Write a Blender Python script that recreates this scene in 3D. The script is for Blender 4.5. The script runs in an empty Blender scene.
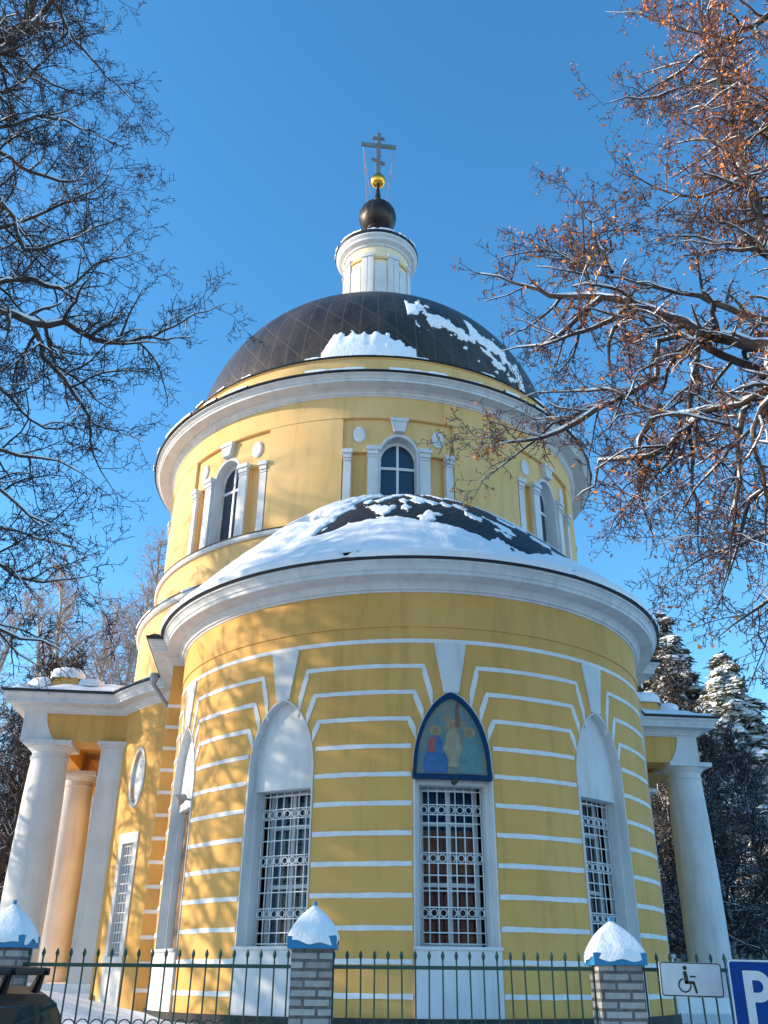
import bpy, math, random
import numpy as np
from mathutils import Vector, Matrix

# ------------------------------------------------------------------ camera, sky, sun, exposure
sc = bpy.context.scene
COL = sc.collection
rad = math.radians
PITCH, ROLL, FPX = 0.4816, 0.0085, 894.8
cam_d = bpy.data.cameras.new("camera"); cam = bpy.data.objects.new("camera", cam_d); COL.objects.link(cam)
cam_d.sensor_fit = 'HORIZONTAL'; cam_d.sensor_width = 36; cam_d.lens = FPX * 36 / 768
cam_d.clip_start = 0.05; cam_d.clip_end = 2000
fw = Vector((0, math.cos(PITCH), math.sin(PITCH))); up0 = Vector((0, -math.sin(PITCH), math.cos(PITCH))); rt0 = Vector((1, 0, 0))
rt = rt0 * math.cos(ROLL) + up0 * math.sin(ROLL); up = -rt0 * math.sin(ROLL) + up0 * math.cos(ROLL)
cam.matrix_world = Matrix(((rt.x, up.x, -fw.x, 0), (rt.y, up.y, -fw.y, 0), (rt.z, up.z, -fw.z, 0), (0, 0, 0, 1)))
sc.camera = cam

SUN_EL, SUN_AZ = rad(17), rad(0.5)        # SUN_AZ: how far the sun stands in front of due left
S = Vector((-math.cos(SUN_AZ) * math.cos(SUN_EL), -math.sin(SUN_AZ) * math.cos(SUN_EL), math.sin(SUN_EL)))
w = bpy.data.worlds.new("World"); sc.world = w; w.use_nodes = True
nt = w.node_tree; bg = nt.nodes['Background']
sky = nt.nodes.new('ShaderNodeTexSky'); sky.sky_type = 'NISHITA'; sky.sun_disc = False
sky.sun_elevation = SUN_EL; sky.sun_rotation = math.atan2(S.x, S.y); sky.ozone_density = 3.0; sky.dust_density = 0.2; sky.air_density = 1.0
hs = nt.nodes.new('ShaderNodeHueSaturation'); hs.inputs['Saturation'].default_value = 1.22; hs.inputs['Hue'].default_value = 0.494
nt.links.new(sky.outputs[0], hs.inputs['Color']); nt.links.new(hs.outputs[0], bg.inputs[0]); bg.inputs[1].default_value = 0.15
sd = bpy.data.lights.new("sun", 'SUN'); sd.energy = 3.05; sd.angle = rad(0.5); sd.color = (1, .84, .62)
sun = bpy.data.objects.new("sun", sd); COL.objects.link(sun); sun.rotation_euler = S.to_track_quat('Z', 'Y').to_euler()
sc.view_settings.view_transform = 'Standard'; sc.view_settings.look = 'None'; sc.view_settings.gamma = 1
sc.view_settings.use_curve_mapping = False; sc.view_settings.exposure = 1.28
sc.render.engine = 'CYCLES'; sc.cycles.max_bounces = 6; sc.cycles.transparent_max_bounces = 8

# ------------------------------------------------------------------ materials
def newmat(name):
    m = bpy.data.materials.new(name); m.use_nodes = True
    return m, m.node_tree, m.node_tree.nodes['Principled BSDF']
def N(t, kind, **kw):
    n = t.nodes.new(kind)
    for k, v in kw.items(): setattr(n, k, v)
    return n
def noise(t, scale, detail=4, rough=.6, vec=None, stretch=None):
    tc = N(t, 'ShaderNodeTexCoord'); mp = N(t, 'ShaderNodeMapping')
    t.links.new(tc.outputs['Object'] if vec is None else vec, mp.inputs[0])
    if stretch: mp.inputs['Scale'].default_value = stretch
    n = N(t, 'ShaderNodeTexNoise'); n.inputs['Scale'].default_value = scale; n.inputs['Detail'].default_value = detail
    n.inputs['Roughness'].default_value = rough; t.links.new(mp.outputs[0], n.inputs['Vector']); return n
def ramp(t, src, stops):
    r = N(t, 'ShaderNodeValToRGB'); e = r.color_ramp.elements
    e[0].position, e[0].color = stops[0][0], (*stops[0][1], 1); e[1].position, e[1].color = stops[-1][0], (*stops[-1][1], 1)
    for p, c in stops[1:-1]:
        q = e.new(p); q.color = (*c, 1)
    t.links.new(src, r.inputs[0]); return r
def mix(t, fac, a, b):
    n = N(t, 'ShaderNodeMix', data_type='RGBA')
    for sock, v in ((n.inputs['Factor'], fac), (n.inputs['A'], a), (n.inputs['B'], b)):
        if isinstance(v, (int, float)): sock.default_value = v
        elif isinstance(v, tuple): sock.default_value = (*v, 1)
        else: t.links.new(v, sock)
    return n.outputs['Result']
def bump(t, b, h, strength=.3, dist=.02):
    n = N(t, 'ShaderNodeBump'); n.inputs['Strength'].default_value = strength; n.inputs['Distance'].default_value = dist
    t.links.new(h, n.inputs['Height']); t.links.new(n.outputs[0], b.inputs['Normal']); return n
def weathered(name, c1, c2, rough=.8, scale=.8, streak=True, bs=.15, fine=35, metallic=0):
    m, t, b = newmat(name)
    n1 = noise(t, scale, 5); r1 = ramp(t, n1.outputs[0], [(.3, c1), (.7, c2)])
    col = r1.outputs[0]
    if streak:
        n2 = noise(t, 1.6, 4, .65, stretch=(2.5, 2.5, .35)); r2 = ramp(t, n2.outputs[0], [(.5, (0, 0, 0)), (.78, (1, 1, 1))])
        mm = N(t, 'ShaderNodeMath', operation='MULTIPLY'); t.links.new(r2.outputs[0], mm.inputs[0]); mm.inputs[1].default_value = .5
        col = mix(t, mm.outputs[0], col, tuple(x * .6 for x in c1))
    t.links.new(col, b.inputs['Base Color']); b.inputs['Roughness'].default_value = rough; b.inputs['Metallic'].default_value = metallic
    n3 = noise(t, fine, 3); bump(t, b, n3.outputs[0], bs, .01)
    return m
YEL = weathered('yellow_stucco', (.61, .328, .08), (.70, .392, .115), .85, .6)
YEL2 = weathered('yellow_stucco_pale', (.69, .42, .15), (.78, .495, .21), .85, .6)
YEL3 = weathered('cream_stucco', (.76, .62, .38), (.82, .69, .46), .85, .6)
WHT = weathered('white_plaster', (.56, .56, .56), (.67, .665, .66), .8, 1.2, bs=.1)
WBAND = weathered('white_band_paint', (.62, .62, .62), (.76, .755, .74), .8, 6, streak=False, bs=.1)
WMET = weathered('white_painted_iron', (.66, .66, .66), (.75, .75, .75), .5, 4, streak=False, bs=.05)
BLK = weathered('black_gutter_metal', (.015, .015, .018), (.03, .03, .032), .4, 3, streak=False, bs=.05, metallic=.3)
ZINC = weathered('galvanised_zinc', (.28, .29, .3), (.4, .41, .42), .45, 5, streak=False, bs=.05, metallic=.5)
PLINTH = weathered('dark_plinth', (.02, .02, .022), (.06, .055, .05), .9, 2)
GOLD, t, b = newmat('gilding'); b.inputs['Base Color'].default_value = (.9, .42, .06, 1); b.inputs['Metallic'].default_value = 1; b.inputs['Roughness'].default_value = .22
BALLM = weathered('dark_copper', (.02, .017, .016), (.06, .044, .035), .4, 2.5, bs=.25, fine=6, metallic=.6)
CROSSM = weathered('cross_metal', (.2, .19, .18), (.36, .34, .31), .4, 5, streak=False, metallic=.6)
CHAIN = weathered('rusty_chain', (.22, .10, .08), (.32, .17, .14), .7, 5, streak=False)
GREEN = weathered('dark_green_paint', (.007, .045, .03), (.012, .065, .042), .45, 5, streak=False, bs=.05)
BLUEP = weathered('blue_paint', (.008, .16, .34), (.014, .21, .42), .5, 5, bs=.1)
FRAMEB = weathered('dark_blue_frame', (.003, .028, .08), (.005, .04, .11), .5, 5, streak=False)
FRAMEB.node_tree.nodes['Principled BSDF'].inputs['Specular IOR Level'].default_value = .12
BOARD = weathered('brown_board', (.11, .065, .035), (.2, .125, .07), .8, 3)
INNER = weathered('dim_interior', (.01, .01, .012), (.02, .02, .022), .9, 3, streak=False)
def curtain(name, c1, c2):
    m, t, b = newmat(name); tc = N(t, 'ShaderNodeTexCoord'); wv = N(t, 'ShaderNodeTexWave'); wv.inputs['Scale'].default_value = 5; wv.inputs['Distortion'].default_value = 2
    t.links.new(tc.outputs['Object'], wv.inputs[0]); r = ramp(t, wv.outputs['Fac'], [(0, c1), (1, c2)]); t.links.new(r.outputs[0], b.inputs['Base Color']); b.inputs['Roughness'].default_value = .9
    return m
CRED = curtain('dark_red_curtain', (.12, .004, .006), (.26, .012, .012)); CORG = curtain('rust_curtain', (.26, .06, .02), (.48, .13, .04)); CWHITE = curtain('white_curtain', (.28, .3, .33), (.5, .52, .55)); CBLUE = curtain('blue_curtain', (.008, .04, .12), (.015, .07, .2))
GLASS, t, b = newmat('window_glass')
tr = N(t, 'ShaderNodeBsdfTransparent'); tr.inputs[0].default_value = (.8, .84, .88, 1); gl = N(t, 'ShaderNodeBsdfGlossy'); gl.inputs['Roughness'].default_value = .05
fr = N(t, 'ShaderNodeFresnel'); fr.inputs[0].default_value = 1.2; mx = N(t, 'ShaderNodeMixShader'); t.links.new(fr.outputs[0], mx.inputs[0]); t.links.new(tr.outputs[0], mx.inputs[1]); t.links.new(gl.outputs[0], mx.inputs[2])
t.links.new(mx.outputs[0], t.nodes['Material Output'].inputs[0])
DGLASS, t, b = newmat('dark_glass'); b.inputs['Base Color'].default_value = (.012, .03, .06, 1); b.inputs['Roughness'].default_value = .04; b.inputs['IOR'].default_value = 1.7
n = noise(t, 1.5, 2); bump(t, b, n.outputs[0], .08, .05)
def plain(name, c, rough=.6, metallic=0):
    m, t, b = newmat(name); n = noise(t, 8, 3); r = ramp(t, n.outputs[0], [(.3, tuple(x * .85 for x in c)), (.7, c)]); t.links.new(r.outputs[0], b.inputs['Base Color'])
    b.inputs['Roughness'].default_value = rough; b.inputs['Metallic'].default_value = metallic; return m
# snow
SNOW, t, b = newmat('snow'); n = noise(t, 3, 6, .65); r = ramp(t, n.outputs[0], [(.3, (.80, .82, .85)), (.7, (.88, .89, .9))]); t.links.new(r.outputs[0], b.inputs['Base Color'])
b.inputs['Roughness'].default_value = .65; n2 = noise(t, 9, 6, .7); bump(t, b, n2.outputs[0], .5, .06)
# dark roof sheet with diamond / upright seams in UV space (u = angle in degrees / 10, v = height)
def roofmat(name, c1, c2, diamonds, rough=.42):
    m, t, b = newmat(name); uv = N(t, 'ShaderNodeUVMap'); uv.uv_map = 'UVMap'
    sep = N(t, 'ShaderNodeSeparateXYZ'); t.links.new(uv.outputs[0], sep.inputs[0])
    def line(a, bb, k, width):
        s1 = N(t, 'ShaderNodeMath', operation='MULTIPLY'); t.links.new(sep.outputs[0], s1.inputs[0]); s1.inputs[1].default_value = a
        s2 = N(t, 'ShaderNodeMath', operation='MULTIPLY_ADD'); t.links.new(sep.outputs[1], s2.inputs[0]); s2.inputs[1].default_value = bb; t.links.new(s1.outputs[0], s2.inputs[2])
        s3 = N(t, 'ShaderNodeMath', operation='MULTIPLY'); t.links.new(s2.outputs[0], s3.inputs[0]); s3.inputs[1].default_value = k
        s4 = N(t, 'ShaderNodeMath', operation='FRACT'); t.links.new(s3.outputs[0], s4.inputs[0])
        s5 = N(t, 'ShaderNodeMath', operation='LESS_THAN'); t.links.new(s4.outputs[0], s5.inputs[0]); s5.inputs[1].default_value = width
        return s5.outputs[0]
    ls = [line(1, .9, 1.3, .06), line(1, -.9, 1.3, .06)] if diamonds else [line(1, 0, 1.9, .06), line(1, .75, .9, .035)]
    mxn = N(t, 'ShaderNodeMath', operation='MAXIMUM'); t.links.new(ls[0], mxn.inputs[0]); t.links.new(ls[1], mxn.inputs[1])
    nn = noise(t, .9, 6, .7, stretch=(1, 1, .5)); rr = ramp(t, nn.outputs[0], [(.3, c1), (.7, c2)])
    col = mix(t, mxn.outputs[0], rr.outputs[0], tuple(x * 1.2 + .004 for x in c2))
    t.links.new(col, b.inputs['Base Color']); b.inputs['Roughness'].default_value = rough; b.inputs['Metallic'].default_value = .35
    n2 = noise(t, 2.5, 3); ad = N(t, 'ShaderNodeMath', operation='MULTIPLY_ADD'); t.links.new(mxn.outputs[0], ad.inputs[0]); ad.inputs[1].default_value = .6; t.links.new(n2.outputs[0], ad.inputs[2])
    bump(t, b, ad.outputs[0], .6, .05); return m
DOMEM = roofmat('dome_sheet', (.022, .017, .013), (.095, .068, .048), False, .42)
TILEM = roofmat('diamond_roof_sheet', (.008, .008, .009), (.024, .022, .021), True, .5)
# bark and foliage with snow lying on what faces up
def snowy(name, c1, c2, lo, hi, nscale=5, rough=.9, snowcol=(.86, .87, .9), amt=1):
    m, t, b = newmat(name); n = noise(t, nscale, 4); r = ramp(t, n.outputs[0], [(.3, c1), (.7, c2)])
    g = N(t, 'ShaderNodeNewGeometry'); sp = N(t, 'ShaderNodeSeparateXYZ'); t.links.new(g.outputs['Normal'], sp.inputs[0])
    n2 = noise(t, nscale * .6, 3); ad = N(t, 'ShaderNodeMath', operation='MULTIPLY_ADD'); t.links.new(n2.outputs[0], ad.inputs[0]); ad.inputs[1].default_value = 1.0; t.links.new(sp.outputs[2], ad.inputs[2])
    mr = N(t, 'ShaderNodeMapRange'); mr.inputs[1].default_value = lo + .5; mr.inputs[2].default_value = hi + .5; mr.inputs[4].default_value = amt; t.links.new(ad.outputs[0], mr.inputs[0])
    t.links.new(mix(t, mr.outputs[0], r.outputs[0], snowcol), b.inputs['Base Color']); b.inputs['Roughness'].default_value = rough; return m
BARK = snowy('snowy_bark', (.03, .022, .018), (.10, .07, .055), .15, .3)
TWIG_L = snowy('dark_twigs', (.022, .013, .013), (.06, .035, .03), .85, 1.1, amt=.4)
TWIG_R = snowy('red_brown_twigs', (.06, .028, .03), (.15, .07, .055), .6, .85, amt=.8)
BIRCH = snowy('birch_bark', (.28, .22, .17), (.5, .42, .34), .5, .8, nscale=2)
TWIG_B = snowy('birch_twigs', (.30, .17, .15), (.48, .30, .25), .5, .9, amt=.6)
TWIG_F = snowy('forest_twigs', (.02, .015, .013), (.06, .042, .034), .55, .8, amt=.6)
LEAF = plain('withered_leaf', (.85, .30, .06), .7); LEAF2 = plain('dull_withered_leaf', (.42, .13, .05), .8)
NEEDLE = snowy('snowy_needles', (.03, .035, .014), (.10, .10, .035), -.7, -.05, nscale=2.2, amt=.97)
PNEEDLE = snowy('snowy_pine_needles', (.05, .05, .03), (.12, .095, .05), -.45, .15, nscale=2.5, amt=.92)

# ------------------------------------------------------------------ object helpers
def tag(o, label=None, cat=None, group=None, kind=None):
    if label: o['label'] = label
    if cat: o['category'] = cat
    if group: o['group'] = group
    if kind: o['kind'] = kind
    return o
def empty(name, loc=(0, 0, 0), rz=0):
    o = bpy.data.objects.new(name, None); COL.objects.link(o); o.location = loc; o.rotation_euler = (0, 0, rz); o.empty_display_size = .3; return o
class MB:
    """collects polygons, grids, boxes and tubes, then links them as ONE mesh object"""
    def __init__(s): s.v = []; s.f = []; s.mi = []; s.uv = {}; s.n = 0; s.cur = 0
    def add(s, verts, faces, uvs=None):
        s.v.append(np.asarray(verts, float).reshape(-1, 3)); b0 = s.n
        for f in faces:
            s.f.append([b0 + i for i in f]); s.mi.append(s.cur)
        if uvs is not None:
            for i, q in enumerate(uvs): s.uv[b0 + i] = q
        s.n += len(s.v[-1])
    def grid(s, P, close_u=False, uv=None):
        P = np.asarray(P, float); a, b = P.shape[:2]; F = []
        for i in range(a - (0 if close_u else 1)):
            for j in range(b - 1):
                i2 = (i + 1) % a; F.append((i * b + j, i2 * b + j, i2 * b + j + 1, i * b + j + 1))
        s.add(P.reshape(-1, 3), F, None if uv is None else np.asarray(uv).reshape(-1, 2))
    def box(s, x0, x1, y0, y1, z0, z1):
        s.add([(x, y, z) for z in (z0, z1) for y in (y0, y1) for x in (x0, x1)], [(0, 2, 3, 1), (4, 5, 7, 6), (0, 1, 5, 4), (2, 6, 7, 3), (0, 4, 6, 2), (1, 3, 7, 5)])
    def obox(s, c, ax, ay, az):
        c, ax, ay, az = map(np.asarray, (c, ax, ay, az))
        s.add([c + i * ax + j * ay + k * az for k in (-1, 1) for j in (-1, 1) for i in (-1, 1)], [(0, 2, 3, 1), (4, 5, 7, 6), (0, 1, 5, 4), (2, 6, 7, 3), (0, 4, 6, 2), (1, 3, 7, 5)])
    def tube(s, pts, rs, k=6, cap=True):
        pts = np.asarray(pts, float); n = len(pts)
        if np.isscalar(rs): rs = [rs] * n
        d = np.gradient(pts, axis=0); d /= np.linalg.norm(d, axis=1)[:, None] + 1e-9
        ref = np.array([0, 0, 1.]) if abs(d[0][2]) < .9 else np.array([1., 0, 0])
        a = np.cross(d, ref); a /= np.linalg.norm(a, axis=1)[:, None] + 1e-9; b = np.cross(d, a)
        th = np.arange(k) * 2 * np.pi / k
        P = pts[:, None] + np.asarray(rs)[:, None, None] * (np.cos(th)[None, :, None] * a[:, None] + np.sin(th)[None, :, None] * b[:, None])
        F = [(i * k + j, i * k + (j + 1) % k, (i + 1) * k + (j + 1) % k, (i + 1) * k + j) for i in range(n - 1) for j in range(k)]
        if cap: F += [tuple(range(k - 1, -1, -1)), tuple((n - 1) * k + j for j in range(k))]
        s.add(P.reshape(-1, 3), F)
    def revolve(s, prof, c=(0, 0), a0=-180, a1=180, n=96):
        """profile of (r, z); angle measured from the front (-y) towards +x"""
        full = abs(a1 - a0) >= 359.9; th = np.radians(np.linspace(a0, a1, n + 1))
        if full: th = th[:-1]
        r = np.array([q[0] for q in prof]); z = np.array([q[1] for q in prof])
        P = np.stack([c[0] + r[None] * np.sin(th)[:, None], c[1] - r[None] * np.cos(th)[:, None], z[None] + 0 * th[:, None]], -1)
        L = np.concatenate([[0], np.cumsum(np.hypot(np.diff(r), np.diff(z)))])
        uv = np.stack([np.degrees(th)[:, None] / 10 + 0 * L[None], L[None] + 0 * th[:, None]], -1)
        s.grid(P, full, uv)
    def build(s, name, m, parent=None, smooth=False, sharp=None):
        me = bpy.data.meshes.new(name); V = np.concatenate(s.v) if s.v else np.zeros((0, 3))
        me.from_pydata([tuple(q) for q in V], [], s.f)
        for mm in (m if isinstance(m, (list, tuple)) else [m]): me.materials.append(mm)
        if isinstance(m, (list, tuple)): me.polygons.foreach_set('material_index', s.mi)
        if s.uv:
            ul = me.uv_layers.new(name='UVMap'); li = np.zeros(len(me.loops), int); me.loops.foreach_get('vertex_index', li)
            arr = np.zeros((s.n, 2)); 
            for k_, q in s.uv.items(): arr[k_] = q
            ul.data.foreach_set('uv', arr[li].ravel())
        if smooth:
            me.polygons.foreach_set('use_smooth', [True] * len(me.polygons))
            if sharp: me.set_sharp_from_angle(angle=rad(sharp))
        me.update(); o = bpy.data.objects.new(name, me); COL.objects.link(o); o.parent = parent; return o
def fastmesh(name, V, F, m, parent=None, smooth=True, mi=None):
    """V (n,3), F (m,k) arrays"""
    me = bpy.data.meshes.new(name); nv, (nf, k) = len(V), F.shape
    me.vertices.add(nv); me.vertices.foreach_set('co', V.astype(np.float32).ravel()); me.loops.add(nf * k); me.loops.foreach_set('vertex_index', F.astype(np.int32).ravel())
    me.polygons.add(nf); me.polygons.foreach_set('loop_start', np.arange(0, nf * k, k, dtype=np.int32)); me.polygons.foreach_set('loop_total', np.full(nf, k, np.int32))
    for mm in (m if isinstance(m, (list, tuple)) else [m]): me.materials.append(mm)
    if mi is not None: me.polygons.foreach_set('material_index', mi.astype(np.int32))
    me.polygons.foreach_set('use_smooth', np.full(nf, smooth)); me.update(calc_edges=True); me.validate()
    o = bpy.data.objects.new(name, me); COL.objects.link(o); o.parent = parent; return o

def cylregion(mb, c, R0, R1, angs, zlo, zhi):
    """closed solid on a cylinder between radii R0 < R1; per column angle (deg) a low and a high z"""
    angs = np.asarray(angs, float); n = len(angs); th = np.radians(angs)
    zl = np.array([zlo(a) for a in angs]) if callable(zlo) else np.full(n, float(zlo)); zh = np.array([zhi(a) for a in angs]) if callable(zhi) else np.full(n, float(zhi))
    def ring(R, z): return np.stack([c[0] + R * np.sin(th), c[1] - R * np.cos(th), z], -1)
    V = np.concatenate([ring(R1, zl), ring(R1, zh), ring(R0, zl), ring(R0, zh)]); F = []
    for i in range(n - 1):
        a, b, d, e = i, n + i, 2 * n + i, 3 * n + i
        F += [(a, a + 1, b + 1, b), (b, b + 1, e + 1, e), (d, e, e + 1, d + 1), (a, d, d + 1, a + 1)]
    F += [(0, n, 3 * n, 2 * n), (n - 1, 3 * n - 1, 4 * n - 1, 2 * n - 1)]
    mb.add(V, F)
def rng_cols(a0, a1, step=2.):
    n = max(1, int(math.ceil(abs(a1 - a0) / step))); return np.linspace(a0, a1, n + 1)

# ------------------------------------------------------------------ ground, road
PHI = 0.11637; CX, CY = -0.389, 28.320; T = 8.451
def gz(x, y):
    """snow surface height"""
    z = -0.66 + .10 * math.sin(x * .31 + 1) * math.cos(y * .23) + .03 * math.sin(x * 1.7) * math.sin(y * 1.3)
    if y < 9.3: z = -1.58
    z += .42 * math.exp(-((x + 6.0) ** 2 + (y - 17.2) ** 2) / 2.4) + .3 * math.exp(-((x + 8.8) ** 2 + (y - 19) ** 2) / 4)
    return z
xs = np.concatenate([-np.geomspace(1500, 24, 14), np.arange(-22, 22.5, .5), np.geomspace(24, 1500, 14)])
ys = np.concatenate([[-300, -60, -20, -8], np.arange(-6, 9.2, 1.5), [9.26, 9.34], np.arange(9.8, 36, .5), np.geomspace(37, 1500, 16)])
mb = MB(); mb.grid([[(x, y, gz(x, y)) for y in ys] for x in xs]); g = mb.build('snowy_ground', SNOW, smooth=True); tag(g, kind='structure')
ROADM = weathered('packed_snow_asphalt', (.09, .09, .095), (.45, .46, .48), .8, .7, streak=False)
mb = MB(); mb.grid([[(x, y, -1.572) for y in (-30, -8, 2, 7.9)] for x in np.linspace(-200, 200, 9)]); tag(mb.build('road', ROADM), kind='structure')
mb = MB(); mb.box(-200, 200, 7.9, 8.05, -1.66, -1.45); tag(mb.build('kerb', weathered('kerb_stone', (.25, .25, .25), (.4, .4, .4), .8)), kind='structure')

# ------------------------------------------------------------------ the church
church = empty('church', (CX, CY, 0), PHI)
tag(church, 'yellow stucco round church with white trim, dark dome and curved apse in snow', 'church')
AC = (0, -T); O = (0, 0); ZB = -0.62
rnd = random.Random(3)
def arch(hw, zs, H, point=.12):
    def f(d):
        u = min(1, abs(d) / hw); return zs + H * ((1 - point) * math.sqrt(max(0, 1 - u * u)) + point * (1 - u))
    return f
# --- apse wall
NC = [-68.4, -34.5, 0, 34.5, 68.4]; HW = 7.6; AZ = arch(HW, 3.12, 1.24); AZi = arch(7.38, 3.12, 1.21)
apse = MB(); cur = -93
for n_ in NC:
    cylregion(apse, AC, 4.84, 5.0, rng_cols(cur, n_ - HW, 1.5), ZB, 6.3); cylregion(apse, AC, 4.84, 5.0, n_ + np.linspace(-1, 1, 33) ** 3 * 0 + n_ * 0 + HW * np.sin(np.linspace(-1, 1, 33) * np.pi / 2), lambda a, n_=n_: AZ(a - n_), 6.3); cur = n_ + HW
cylregion(apse, AC, 4.84, 5.0, rng_cols(cur, 93, 1.5), ZB, 6.3)
cylregion(apse, AC, 4.9, 5.022, rng_cols(-92, 92, 1.5), 5.52, 6.22)
apse_o = apse.build('apse_wall', YEL, church, True, 35)
# white bands, key strips
S_ = .4566; Z0 = 5.262
mb = MB(); bh = .036; bands = []
wr = random.Random(5)
def wob(z, a, ph): return z + .003 * math.sin(a * .5 + ph * 7) + .002 * math.sin(a * 1.7 + ph)
for k in range(0, 13):
    z = Z0 - k * S_; hwk = {0: 0, 1: 5.5, 2: 7.3, 3: 8.4}.get(k, 7.9)
    segs = []; c0 = -92
    if k == 0: segs = [(-92, 92)]
    else:
        for n_ in NC: segs.append((c0, n_ - hwk)); c0 = n_ + hwk
        segs.append((c0, 92))
    if k == 0: cylregion(mb, AC, 4.95, 5.014, rng_cols(-92, 92, 1), lambda a: z - bh, lambda a: z + bh)
    else:
        for a0, a1 in segs:
            if a1 - a0 > .5: cylregion(mb, AC, 4.95, 5.014, rng_cols(a0, a1, .8), lambda a: wob(z - bh, a, k), lambda a: wob(z + bh, a, k + .3))
for n_ in NC:
    for (k, a0, a1, z1) in ((1, 5.5, 3.75, 4.22), (2, 7.3, 5.6, 3.96), (3, 8.4, 7.1, 3.66)):
        z = Z0 - k * S_
        for sg in (-1, 1):
            f = lambda a, sg=sg: z + (abs(a - n_) - a0) / (a1 - a0) * (z1 - z); A_, B_ = sorted((n_ + sg * (a0 + .12), n_ + sg * (a1 - .1)))
            sl = .05 * math.hypot(1, (z - z1) / ((a0 - a1) * .0873)) * .9
            cylregion(mb, AC, 4.95, 5.013, rng_cols(A_, B_, .4), lambda a: max(f(a) - sl, AZ(a - n_) * 0 + f(a) - sl), lambda a: min(f(a) + sl, z + bh))
mb.build('stucco_banding', WBAND, church, False)
for n_ in NC:
    mb = MB(); cylregion(mb, AC, 4.9, 5.03, n_ + np.array([-3.15, -1.5, 0, 1.5, 3.15]), lambda a, n_=n_: AZ(0) - .02 + max(0, (abs(a - n_) - 1.5) / 1.65) * (5.2 - AZ(0) - .02), 5.224)
    mb.build('keystone', WHT, apse_o, False)
# niches: white surround, recessed back, sill panel, window
def grille(parent, c, R, n_, hw, z0, z1):
    mb = MB(); cols = [-1, -.72, -.44, -.15, .15, .44, .72, 1]; w_ = .0115
    for u in cols:
        a = rad(n_ + u * hw * .985); mb.tube([(c[0] + R * math.sin(a), c[1] - R * math.cos(a), z) for z in (z0 + .01, z1 - .01)], w_, 5)
    H = z1 - z0; rows = [.02, .085, .17, .235, .335, .43, .505, .57, .67, .76, .815, .88, .97]
    for u in rows: mb.tube([(c[0] + (R + .012) * math.sin(rad(n_ + q)), c[1] - (R + .012) * math.cos(rad(n_ + q)), z0 + u * H) for q in np.linspace(-hw, hw, 7)], w_ * .9, 5)
    for zc in (.2025, .5375, .8475):
        for i in range(len(cols) - 1):
            ac = n_ + (cols[i] + cols[i + 1]) / 2 * hw; rr_ = .055
            pts = [(c[0] + R * math.sin(rad(ac + math.degrees(rr_ * math.cos(q) / R))), c[1] - R * math.cos(rad(ac + math.degrees(rr_ * math.cos(q) / R))), z0 + zc * H + rr_ * math.sin(q)) for q in np.linspace(0, 2 * np.pi, 13)]
            mb.tube(pts, .010, 4, False)
    return mb.build('grille', WMET, parent, True)
for i, n_ in enumerate(NC):
    wn = empty('window'); wn.parent = church
    if n_ == 0: wn['label'] = 'central window of the apse below the painted icon, rust and red curtains behind its grille'
    mb = MB(); e = n_ + HW * np.sin(np.linspace(-1, 1, 41) * np.pi / 2)
    cylregion(mb, AC, 4.855, 5.02, e, lambda a: AZi(a - n_) if abs(a - n_) < 7.36 else .44, lambda a: AZ(a - n_))
    fr_ = mb.build('surround', WHT, wn, False)
    mb = MB(); cylregion(mb, AC, 4.6, 4.86, n_ + np.linspace(-7.5, 7.5, 16), 2.84, lambda a: AZ(a - n_) + .05)
    for sg in (-1, 1):
        A_, B_ = sorted((n_ + sg * 6.5, n_ + sg * 7.5)); cylregion(mb, AC, 4.6, 4.86, np.linspace(A_, B_, 3), .4, 2.841)
    mb.build('niche_back', WHT, wn, False)
    mb = MB(); cylregion(mb, AC, 4.6, 5.045, rng_cols(n_ - 7.62, n_ + 7.62, 1.2), ZB + .12, .40); cylregion(mb, AC, 4.6, 5.085, rng_cols(n_ - 7.75, n_ + 7.75, 1.2), .40, .445)
    mb.build('sill_panel', WHT, wn, False)
    if abs(n_) > 50:
        mb = MB(); cylregion(mb, AC, 4.70, 4.74, rng_cols(n_ - 6.3, n_ + 6.3, 2), .44, 2.85); mb.build('boarding', BOARD, wn, False)
    else:
        mb = MB(); cylregion(mb, AC, 4.42, 4.43, rng_cols(n_ - 6.6, n_ + 6.6, 2), .3, 2.95); mb.build('pane', GLASS, wn, False)
        mb = MB(); Rf = 4.47
        for u0, u1 in ((-6.3, -5.5), (5.5, 6.3), (-.42, .42)): cylregion(mb, AC, 4.40, Rf, n_ + np.linspace(u0, u1, 3), .44, 2.86)
        for z in (.44, 1.32, 2.25, 2.8): cylregion(mb, AC, 4.405, Rf - .005, rng_cols(n_ - 6.3, n_ + 6.3, 2), z, z + .06)
        mb.build('frame', WHT, wn, False)
        if n_ == 0: cs = [(CBLUE, -6.3, 6.3, 2.2, 2.86), (CORG, -6.3, 6.3, 1.55, 2.2), (CRED, -6.3, 6.3, .4, 1.55)]
        elif n_ < 0: cs = [(CWHITE, -6.5, -3.4, .4, 2.86), (CWHITE, 1.1, 2.6, .4, 2.86)]
        else: cs = [(CWHITE, 3.5, 6.5, .4, 2.86), (CWHITE, -.9, .2, .4, 2.86)]
        for m_, u0, u1, z0, z1 in cs:
            mb = MB(); cylregion(mb, AC, 4.30, 4.31, rng_cols(n_ + u0, n_ + u1, 1), z0, z1); mb.build('curtain', m_, wn, False)
        mb = MB(); cylregion(mb, AC, 3.9, 3.92, rng_cols(n_ - 12, n_ + 12, 3), .1, 3.2); mb.build('dark_interior', INNER, wn, False)
        grille(wn, AC, 4.68, n_, 6.35, .445, 2.84)
mb = MB(); cylregion(mb, AC, 4.7, 5.06, rng_cols(-93, 93, 2), -1.2, -.5); mb.build('plinth', PLINTH, church)
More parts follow.
